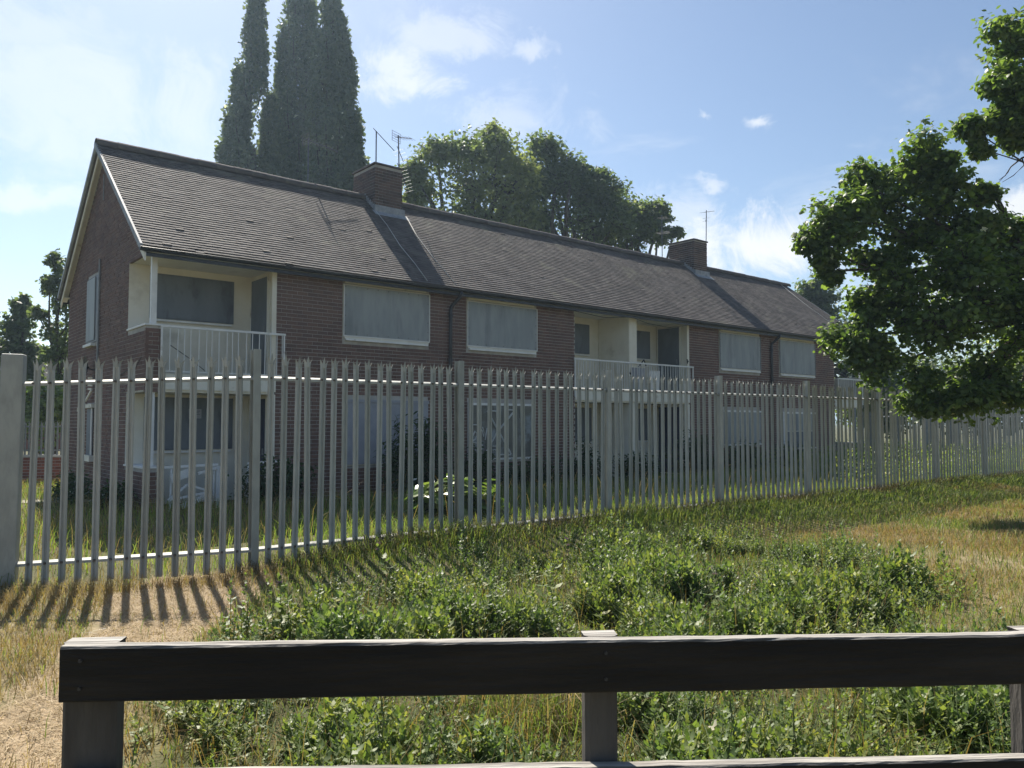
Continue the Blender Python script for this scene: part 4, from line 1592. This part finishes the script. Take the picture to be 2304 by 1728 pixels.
# ------------------------------------------------------------------ shrubs and tall plants by the block
def shrub(name, label, t, s, w, dpt, h, leaf, mat, size, n, seed, clumps=26, cat='shrub', droop=.2, sp=.6):
    r = np.random.default_rng(seed)
    base = HW(t, s, 0)
    base[2] = float(ground_z(base[0], base[1]))
    root = empty(name, base, math.atan2(U[1], U[0]), label, cat)
    st = MB()
    P, O = [], []
    for k in range(clumps):
        an, rr = r.uniform(0, 6.28), r.random() ** .6
        f = r.uniform(.25, 1)
        c = np.array([math.cos(an) * rr * w / 2, math.sin(an) * rr * dpt / 2, h * f * (1 - .35 * rr ** 2)])
        b0 = np.array([c[0] * .25, c[1] * .25, 0])
        st.tube([b0, (b0 + c) / 2 + np.array([0, 0, .1 * h]), c], [.010, .007, .003], 4)
        m = n // clumps
        q = r.random((m, 1))
        line = b0 + (c - b0) * (.35 + .65 * q) + np.array([0, 0, .1 * h]) * np.sin(q * np.pi)
        P.append(line + r.normal(0, .055 + .05 * w / 2, (m, 3)))
        O.append(np.tile(c / (np.linalg.norm(c) + 1e-6), (m, 1)))
    P, O = np.concatenate(P), np.concatenate(O)
    P[:, 2] = np.maximum(P[:, 2], .03)
    R = frame_leaves(P, O, droop, seed, sp)
    v, f = scatter(leaf[0], leaf[1], P, R, size * r.uniform(.6, 1.3, len(P)))
    st.build('stems', M_bark, root)
    tag(mesh_obj('foliage', big_mesh('foliage', v, f), mat, root), kind='stuff')


shrub('buddleia_shrub', 'tall narrow leaved shrub growing up in front of the pale boarded window', 5.55, -1.0, 2.0, 1.2, 2.0, LEAF_LONG, L_shrub, .17, 3420, 61)
shrub('bramble_shrub', 'dark low shrub at the foot of the wall under the near balcony door', 2.3, -.9, 1.7, .9, 1.05, LEAF_OVAL, L_shrub, .09, 2700, 62)
shrub('bramble_shrub', 'dark shrub between the pale boarded window and the rain pipe', 7.2, -.9, 1.3, .9, 1.25, LEAF_OVAL, L_shrub, .09, 2520, 63)
shrub('bramble_shrub', 'dark bramble heap under the window with the white graffiti', 8.9, -.95, 2.2, .9, .85, LEAF_OVAL, L_shrub, .085, 2880, 64)
shrub('bramble_shrub', 'dark shrub left of the double balcony, under the brick wall', 10.9, -.9, 1.5, .9, 1.2, LEAF_OVAL, L_shrub, .085, 2520, 65)
shrub('privet_shrub', 'broad dark shrub in front of the right half of the double balcony', 15.6, -.8, 2.3, 1.0, 1.45, LEAF_OVAL, L_shrub, .08, 3960, 66)
shrub('privet_shrub', 'small dark shrub in front of the left half of the double balcony', 13.0, -.8, 1.8, .9, .9, LEAF_OVAL, L_shrub, .08, 2700, 67)
shrub('privet_shrub', 'dark shrub under the third upper window', 18.4, -.8, 2.4, 1.0, 1.15, LEAF_OVAL, L_shrub, .08, 3240, 68)
shrub('privet_shrub', 'dark shrub in front of the second rain pipe', 21.2, -.9, 2.4, 1.0, 1.1, LEAF_OVAL, L_shrub, .08, 2880, 69)
shrub('dock_plant', 'broad pale leaves catching the sun in the grass behind the fence', 3.9, -4.75, 2.0, .9, .78, LEAF_PALM, L_bright, .20, 520, 70, clumps=20, cat='plant', droop=.0, sp=.35)
shrub('nettle_patch', 'weedy clump at the foot of the gable wall', -.7, 2.6, 1.0, 2.4, .75, LEAF_OVAL, L_shrub, .08, 1300, 71, cat='plant')
shrub('bramble_shrub', 'small bush against the pier at the near corner of the block', -.35, .5, .8, 1.2, .6, LEAF_OVAL, L_shrub, .08, 1260, 72)
shrub('goldenrod_plant', 'yellowish weeds in front of the low red wall', -2.6, 5.2, 1.6, 1.2, .9, LEAF_LONG, L_bright, .13, 1200, 73, cat='plant')
shrub('goldenrod_plant', 'yellowish weeds at the left edge before the low red wall', -4.6, 4.2, 1.6, 1.2, .8, LEAF_LONG, L_bright, .13, 1000, 74, cat='plant')

# paved strip by the gable
pm_ = MB()
c_ = [HW(-3.8, 4.0), HW(-3.8, 4.8), HW(-.3, 3.4), HW(-.3, 2.7)]
pm_.add([(p[0], p[1], .03) for p in c_] + [(p[0], p[1], -.1) for p in c_], [(0, 1, 2, 3), (0, 4, 5, 1), (1, 5, 6, 2), (2, 6, 7, 3), (3, 7, 4, 0)])
tag(pm_.build('path', M_path), 'short pale concrete path beside the gable', 'path', kind='structure')


# broken white railing and gate by the ground floor recess
def broken_gate():
    root = empty('broken_railing', HW(.35, -.10, 0), math.atan2(U[1], U[0]), 'broken white railing with a leaning gate at the near ground floor recess', 'railing')
    m = MB()
    m.beam((0, 0, .84), (1.02, 0, .86), .04, .045)
    m.beam((.62, -.05, .70), (1.0, -.02, .80), .04, .05)
    m.build('top_rail', M_white, root)
    for x, h in ((.12, .8), (.56, .78), (.86, .82), (.93, .82)):
        MB().beam((x, 0, -.05), (x + .01, 0, h), .035, .03).build('upright', M_white, root)
    MB().box(.985, 1.15, -.012, .008, .0, .83).build('panel', M_white, root)
    g = MB()
    g.beam((.05, -.12, .22), (.42, -.06, .50), .03, .04)
    g.beam((.42, -.06, .50), (.85, -.12, .34), .03, .04)
    g.beam((.05, -.12, .22), (.85, -.12, .34), .03, .04)
    g.beam((.3, -.1, .08), (.85, -.14, .30), .03, .10)
    g.beam((.1, -.10, .62), (.55, -.04, .76), .015, .16)
    g.build('leaning_gate', M_white, root)


broken_gate()
pr = empty('hand_rail', HW(1.95, -.12, 0), math.atan2(U[1], U[0]), 'white hand rail right of the near ground floor door', 'railing')
MB().beam((0, 0, .86), (.85, 0, .90), .04, .045).build('top_rail', M_white, pr)
for x in (.02, .78):
    MB().beam((x, 0, -.05), (x, 0, .86), .035, .03).build('upright', M_white, pr)


# ------------------------------------------------------------------ grass and weeds
def put(name, label, cat, v, f, mat):
    o = mesh_obj(name, big_mesh(name, v, f), mat)
    return tag(o, label, cat, kind='stuff')


def rnd(n, x0, x1, y0, y1, seed):
    r = np.random.default_rng(seed)
    return r.uniform(x0, x1, n), r.uniform(y0, y1, n), r


def in_view(x, y, margin=.28, ymin=3.0):
    return (np.abs(x / np.maximum(y, .1)) < .66 + margin) & (y > ymin)


def with_z(x, y):
    return np.stack([x, y, ground_z(x, y)], 1)


GABLE_PLANE = lambda x, y: (x - C0[0]) * U[0] + (y - C0[1]) * U[1]
FRONT_PLANE = lambda x, y: (x - C0[0]) * V[0] + (y - C0[1]) * V[1]


def not_house(x, y):
    t, s = GABLE_PLANE(x, y), FRONT_PLANE(x, y)
    return ~((t > -.05) & (t < LEN + .1) & (s > -.02) & (s < DEP + .2))


def left_bay(x, y):
    """in front of the angled near bay as well"""
    return (y - (8.79 + (x - FP0[0]) * .16)) < 0


def front_side(x, y):
    return np.where(x < FP0[0], left_bay(x, y), fence_dist(x, y) > 0)


def make_grass():
    # straw lying on the trodden path
    x, y, r = rnd(90000, -6, 0, 2.6, 9.6, 101)
    k = in_poly(x + .3 * (fnoise(x, y, 5, 9) - .5), y + .6 * (fnoise(x, y, 4, 2) - .5), PATH)
    x, y = x[k], y[k]
    x, y = x[:34000], y[:34000]
    n = len(x)
    p = with_z(x, y) + np.array([0, 0, .004])
    v, f = blades(p, r.uniform(.015, .06, n), r.uniform(.003, .007, n), r.uniform(1.5, 6, n), 1, 0.2)
    put('straw_litter', 'trampled straw lying on the bare path at left', 'straw', v, f, L_straw)
    # dry grass
    x, y, r = rnd(420000, -7, 14, 3, 19, 102)
    d = fence_dist(x, y)
    dens = np.full(len(x), .55)
    dens[in_poly(x, y, PATH)] = .03
    wm = in_poly(x, y, WEED)
    dens[wm] = .34
    right = (x > 2.2) & ~wm
    dens[(x < -2.2) & ~wm & ~in_poly(x, y, PATH)] = 1.5
    dens[in_poly(x, y, PATH)] = .06 + .7 * (fnoise(x, y, 2.4, 31)[in_poly(x, y, PATH)] > .60)
    dens[right] = .75
    dens *= np.where((d < 2.2) & (x > -2.5) & (x < 9), .30, 1)
    dens *= .25 + 1.2 * fnoise(x, y, 1.9, 11)
    k = (r.random(len(x)) < dens) & in_view(x, y) & front_side(x, y)
    x, y = x[k], y[k]
    n = len(x)
    hh = r.uniform(.05, .19, n) * (.5 + .9 * fnoise(x, y, 2.3, 12)) * np.where(x > 2, .75, 1)
    v, f = blades(with_z(x, y), hh, r.uniform(.003, .0065, n) * (1 + np.maximum(y - 6, 0) * .08), r.uniform(.2, 1.5, n), 2)
    put('dry_grass', 'dry straw coloured grass in front of the steel fence', 'grass', v, f, L_dry)
    nd = n
    # green grass near the fence and in patches
    x, y, r = rnd(420000, -7, 15, 3, 21, 103)
    d = fence_dist(x, y)
    dens = .55 * np.clip(fnoise(x, y, 1.3, 13) * 2.2 - .7, 0, 1)
    strip = np.exp(-((d - .7) / 1.3) ** 2) * np.clip((x + 3.2) / 1.2, 0, 1)
    dens = np.maximum(dens, strip * 1.0)
    dens[x > 3] = np.maximum(dens[x > 3], .22)
    wm = in_poly(x, y, WEED)
    dens[wm] = np.maximum(dens[wm], .42)
    dens[in_poly(x, y, PATH)] = .02
    k = (r.random(len(x)) < dens) & in_view(x, y) & front_side(x, y)
    x, y = x[k], y[k]
    n = len(x)
    d = fence_dist(x, y)
    hh = r.uniform(.06, .24, n) * (.5 + .9 * fnoise(x, y, 2.0, 14)) * np.where(d < .8, 1.15, .8)
    v, f = blades(with_z(x, y), hh, r.uniform(.0035, .008, n) * (1 + np.maximum(y - 6, 0) * .07), r.uniform(.15, 1.2, n), 3)
    put('green_grass', 'green grass along the foot of the steel fence', 'grass', v, f, L_grass)
    # withered tangle right under the fence
    al = np.random.default_rng(104)
    n = 9000
    t = al.uniform(-.3, 24, n)
    q = FP0[None] + FD[None] * t[:, None] + FN[None] * al.normal(.12, .16, n)[:, None]
    v, f = blades(with_z(q[:, 0], q[:, 1]), al.uniform(.08, .30, n), al.uniform(.005, .010, n), al.uniform(.4, 1.6, n), 4)
    put('fence_weeds', 'brown and green withered tangle under the steel fence', 'grass', v, f,
        leafy('withered', [(.07, .065, .03), (.12, .10, .05), (.05, .075, .025), (.17, .13, .07)], .35, .7, .15, 1.2))
    # inside the fence
    x, y, r = rnd(330000, -16, 26, 8, 36, 105)
    k = in_view(x, y, .05) & ~front_side(x, y) & not_house(x, y)
    s = FRONT_PLANE(x, y)
    k &= (s < .0) | (GABLE_PLANE(x, y) < 0) | (GABLE_PLANE(x, y) > LEN)
    far = np.clip((y - 9) / 14, 0, 1)
    k &= r.random(len(x)) < .75 - .35 * far
    x, y = x[k], y[k]
    n = len(x)
    d = -fence_dist(x, y)
    right = GABLE_PLANE(x, y) > 20
    hh = r.uniform(.10, .38, n) * (.5 + .9 * fnoise(x, y, 1.2, 16)) * np.where(right, 1.7, 1.0)
    w = r.uniform(.005, .010, n) * (1 + np.maximum(y - 9, 0) * .06)
    gr = r.random(n) < np.where(x < -3.5, .55, .86)
    v, f = blades(with_z(x, y)[gr], hh[gr], w[gr], r.uniform(.15, 1.0, gr.sum()), 5)
    put('lawn_grass', 'overgrown green grass between the steel fence and the block', 'grass', v, f, L_lawn)
    g2 = ~gr
    v, f = blades(with_z(x, y)[g2], hh[g2] * 1.25, w[g2] * .8, r.uniform(.15, 1.0, g2.sum()), 6)
    put('seeding_grass', 'tall pale seeding grass between the steel fence and the block', 'grass', v, f, L_dry)
    # long dry stalks behind the fence
    n = 420
    t = r.uniform(1, 26, n)
    s = -r.uniform(.8, 7.2, n)
    q = np.stack([HW(a, b) for a, b in zip(t, s)])
    v, f = blades(with_z(q[:, 0], q[:, 1]), r.uniform(.5, 1.1, n), np.full(n, .008), r.uniform(.2, .9, n), 7)
    put('dry_stalks', 'long bleached stalks standing in the shade of the block', 'grass', v, f, L_dry)


make_grass()


def weed_template(seed, h, leaves, leaf=LEAF_LOBED, ls=.10):
    """one leafy stem: leaves up the stalk, larger below; returns leaf verts/faces and stem verts/faces"""
    r = np.random.default_rng(seed)
    n = leaves
    f = np.linspace(.06, 1, n) ** .9
    bend = r.normal(0, .10, 2)
    p = np.stack([bend[0] * f ** 2, bend[1] * f ** 2, f * h], 1)
    an = np.arange(n) * 2.4 + r.normal(0, .3, n)
    tilt = np.radians(r.uniform(-15, 38, n)) + f ** 3 * .7
    y = np.stack([np.cos(an) * np.cos(tilt), np.sin(an) * np.cos(tilt), np.sin(tilt)], 1)
    xx = np.stack([-np.sin(an), np.cos(an), np.zeros(n)], 1)
    z = np.cross(xx, y)
    R = np.stack([xx, y, z], 2)
    sz = ls * (1.25 - .75 * f) * r.uniform(.8, 1.25, n)
    v, fc = scatter(leaf[0], leaf[1], p, R, sz)
    st = MB().tube([(0, 0, 0), (bend[0] * .25, bend[1] * .25, h * .5), (bend[0], bend[1], h)], [.0042, .0035, .002], 3)
    tri = []
    for q in st.f:
        for j in range(1, len(q) - 1):
            tri.append((q[0], q[j], q[j + 1]))
    return v, fc, np.array(st.v), np.array(tri)


def make_weeds():
    T = [weed_template(200 + i, 1.0, int(12 + (i % 4) * 3), LEAF_LOBED if i % 3 else LEAF_OVAL, [.34, .25, .30, .38][i % 4] * (.75 if i % 3 == 0 else 1)) for i in range(9)]
    T += [weed_template(230 + i, 1.0, 24, LEAF_LOBED, .15) for i in range(3)]
    x, y, r = rnd(96000, -4, 10.5, 3.0, 13.5, 110)
    k = in_poly(x + .5 * (fnoise(x, y, 3, 20) - .5) + r.normal(0, .28, len(x)), y + .9 * (fnoise(x, y, 2.6, 21) - .5) + r.normal(0, .35, len(x)), WEED) & ~in_poly(x, y, PATH)
    cl = fnoise(x, y, 3.1, 22)
    lump = fnoise(x, y, 5.5, 25)
    k &= r.random(len(x)) < np.clip((.25 + .75 * (cl > .42)) * np.clip(lump * 2.8 - np.where(y < 5.4, .45, .65), .08, 1), 0, 1)
    near = y < 6.0
    k &= in_view(x, y, .40, 3.2)
    # a grassy, drier gap in the nearest weeds
    gap = ((x - .15) / .42) ** 2 + ((y - 4.5) / .55) ** 2 < 1
    k &= ~gap
    x, y, cl = x[k], y[k], cl[k]
    sel = r.permutation(len(x))[:16000]
    x, y, cl = x[sel], y[sel], cl[sel]
    h = r.uniform(.10, .26, len(x)) * (.65 + .7 * cl) * np.where(y > 8.3, .8, 1) * (.5 + .95 * fnoise(x, y, 5.5, 25)) * np.where(y < 5.2, .8, 1)
    tall = r.random(len(x)) < .06
    h = np.where(tall, np.clip(h * 1.9, .25, .5), h)
    hx = h
    ti = np.where(tall, r.integers(9, 12, len(x)), r.integers(0, 9, len(x)))
    LV, LF, SV, SF = [[], []], [[], []], [], []
    nl, ns = [0, 0], 0
    for t in range(len(T)):
        m = ti == t
        if not m.any():
            continue
        n = m.sum()
        a = r.uniform(0, 6.28, n)
        nor = np.stack([r.normal(0, .15, n), r.normal(0, .15, n), np.ones(n)], 1)
        R = rot_from(nor, a)
        sc = np.stack([hx[m], hx[m], h[m]], 1)
        pos = with_z(x[m], y[m])
        sp_ = 1 if t in (1, 4, 6, 9, 10, 11) else 0
        for (tv, tf, A, B, off) in ((T[t][0], T[t][1], LV[sp_], LF[sp_], 'l'), (T[t][2], T[t][3], SV, SF, 's')):
            v, f = scatter(tv, tf, pos, R, sc if off == 'l' else np.stack([np.ones(n), np.ones(n), h[m]], 1))
            base = nl[sp_] if off == 'l' else ns
            A.append(v)
            B.append(f + base)
            if off == 'l':
                nl[sp_] += len(v)
            else:
                ns += len(v)
    put('weed_foliage', 'thick patch of bright green leafy weeds behind the timber fence', 'weeds', np.concatenate(LV[0]), np.concatenate(LF[0]), L_weed)
    put('thistle_foliage', 'greyer green thistle leaves among the weeds behind the timber fence', 'weeds', np.concatenate(LV[1]), np.concatenate(LF[1]), L_thistle)
    # dead stalks standing among them
    n = 900
    q = r.integers(0, len(x), n)
    dx, dy = x[q] + r.normal(0, .12, n), y[q] + r.normal(0, .12, n)
    v, f = blades(with_z(dx, dy), r.uniform(.18, .48, n), r.uniform(.004, .007, n), r.uniform(.1, .7, n), 9)
    put('dead_stalks', 'thin dead brown stalks standing among the green weeds', 'weeds', v, f, L_dry)
    put('weed_stems', 'stalks of the green weeds behind the timber fence', 'weeds', np.concatenate(SV), np.concatenate(SF), L_stem)
    # taller weeds beyond the steel fence on the right
    x, y, r = rnd(9000, 3, 24, 14, 36, 111)
    t, s = GABLE_PLANE(x, y), FRONT_PLANE(x, y)
    k = ~front_side(x, y) & in_view(x, y, .05) & not_house(x, y) & ((s < -.6) & (t > 17) | (t > LEN)) & (-fence_dist(x, y) > .8)
    x, y = x[k][:1500], y[k][:1500]
    n = len(x)
    T2 = weed_template(260, 1.0, 14, LEAF_LONG, .26)
    R = rot_from(np.stack([r.normal(0, .1, n), r.normal(0, .1, n), np.ones(n)], 1), r.uniform(0, 6.28, n))
    hh = r.uniform(.4, .95, n)
    v, f = scatter(T2[0], T2[1], with_z(x, y), R, np.stack([hh * .9, hh * .9, hh], 1))
    put('tall_weeds', 'tall sunlit weeds beyond the steel fence at right', 'weeds', v, f, L_weed)
    # a tuft of long grass in the gap
    n = 900
    rr = np.random.default_rng(112)
    x, y = rr.normal(.12, .22, n), rr.normal(4.5, .28, n)
    g = rr.random(n) < .5
    for q, nm, lb, mt in ((g, 'grass_tuft', 'long green grass tuft below the timber rail', L_grass), (~g, 'dry_tuft', 'bleached grass tuft below the timber rail beside the post', L_dry)):
        m = q.sum()
        v, f = blades(with_z(x[q], y[q]), rr.uniform(.15, .42, m), rr.uniform(.004, .008, m), rr.uniform(.2, 1.3, m), 8)
        put(nm, lb, 'grass', v, f, mt)


make_weeds()


def thistle(px, py, d, h, label, seed, heads, mat):
    p = at_depth(px, 950, d)
    root = empty('thistle_plant', (p[0], p[1], float(ground_z(p[0], p[1]))), 0, label, 'thistle')
    r = np.random.default_rng(seed)
    lv, lf, sv, sf = weed_template(seed, h, 16, LEAF_LOBED, .13)
    mesh_obj('stem', big_mesh('stem', sv, sf), L_stem, root)
    tag(mesh_obj('leaves', big_mesh('leaves', lv, lf), L_weed, root), kind='stuff')
    for k in range(heads):
        a = r.uniform(0, 6.28)
        b = np.array([math.cos(a) * .05 * (k > 0), math.sin(a) * .05 * (k > 0), h * (1.0 - .10 * k)])
        top = sv[:, :2].mean(0) * 0 + sv[-1, :2]
        c = np.array([top[0], top[1], 0]) * ((1 - .1 * k) ** 2) + b
        hd = MB().tube([c, c + np.array([0, 0, .016]), c + np.array([0, 0, .03])], [.006, .012, .010], 7).build('flower_head', L_stem, root)
        n = 40
        nor = r.normal(0, 1, (n, 3)) * np.array([1, 1, .4]) + np.array([0, 0, .9])
        nor /= np.linalg.norm(nor, axis=1, keepdims=True)
        tv = [(-.002, 0, 0), (.002, 0, 0), (0, 0, .035)]
        v, f = scatter(tv, [(0, 1, 2)], np.tile(c + np.array([0, 0, .025]), (n, 1)), rot_from(nor, r.uniform(0, 6, n)), r.uniform(.6, 1.2, n))
        tag(mesh_obj('florets', big_mesh('florets', v, f), mat, hd), kind='stuff')


thistle(772, 1390, 5.6, .52, 'thistle with white seed fluff above the left part of the timber rail', 301, 3, L_fluff)
thistle(640, 1400, 6.2, .50, 'tall dark thistle stem beside the straw path', 302, 2, L_purple)
thistle(1610, 1350, 6.3, .50, 'thistle with a purple head above the right part of the rail', 303, 2, L_purple)
thistle(880, 1300, 7.6, .50, 'thin upright thistle among the weeds right of the straw path', 304, 2, L_purple)
thistle(1230, 1300, 7.2, .60, 'tall leaning thistle above the middle of the timber rail', 305, 2, L_purple)

# ------------------------------------------------------------------ thin scattering volume added to imitate the veil of lens flare
hz = bpy.data.materials.new('flare_veil')
hz.use_nodes = True
hz.node_tree.nodes.clear()
_o = hz.node_tree.nodes.new('ShaderNodeOutputMaterial')
_v = hz.node_tree.nodes.new('ShaderNodeVolumePrincipled')
_v.inputs['Color'].default_value = (.58, .79, 1.0, 1)
_v.inputs['Density'].default_value = 0.0007
_v.inputs['Anisotropy'].default_value = 0.5
hz.node_tree.links.new(_v.outputs[0], _o.inputs['Volume'])
h_ = MB().box(-1400, 1400, -900, 2400, -1.2, 40).build('flare_veil', hz)
tag(h_, 'thin pale blue volume added to imitate the veil of lens flare', 'flare_veil', kind='stuff')
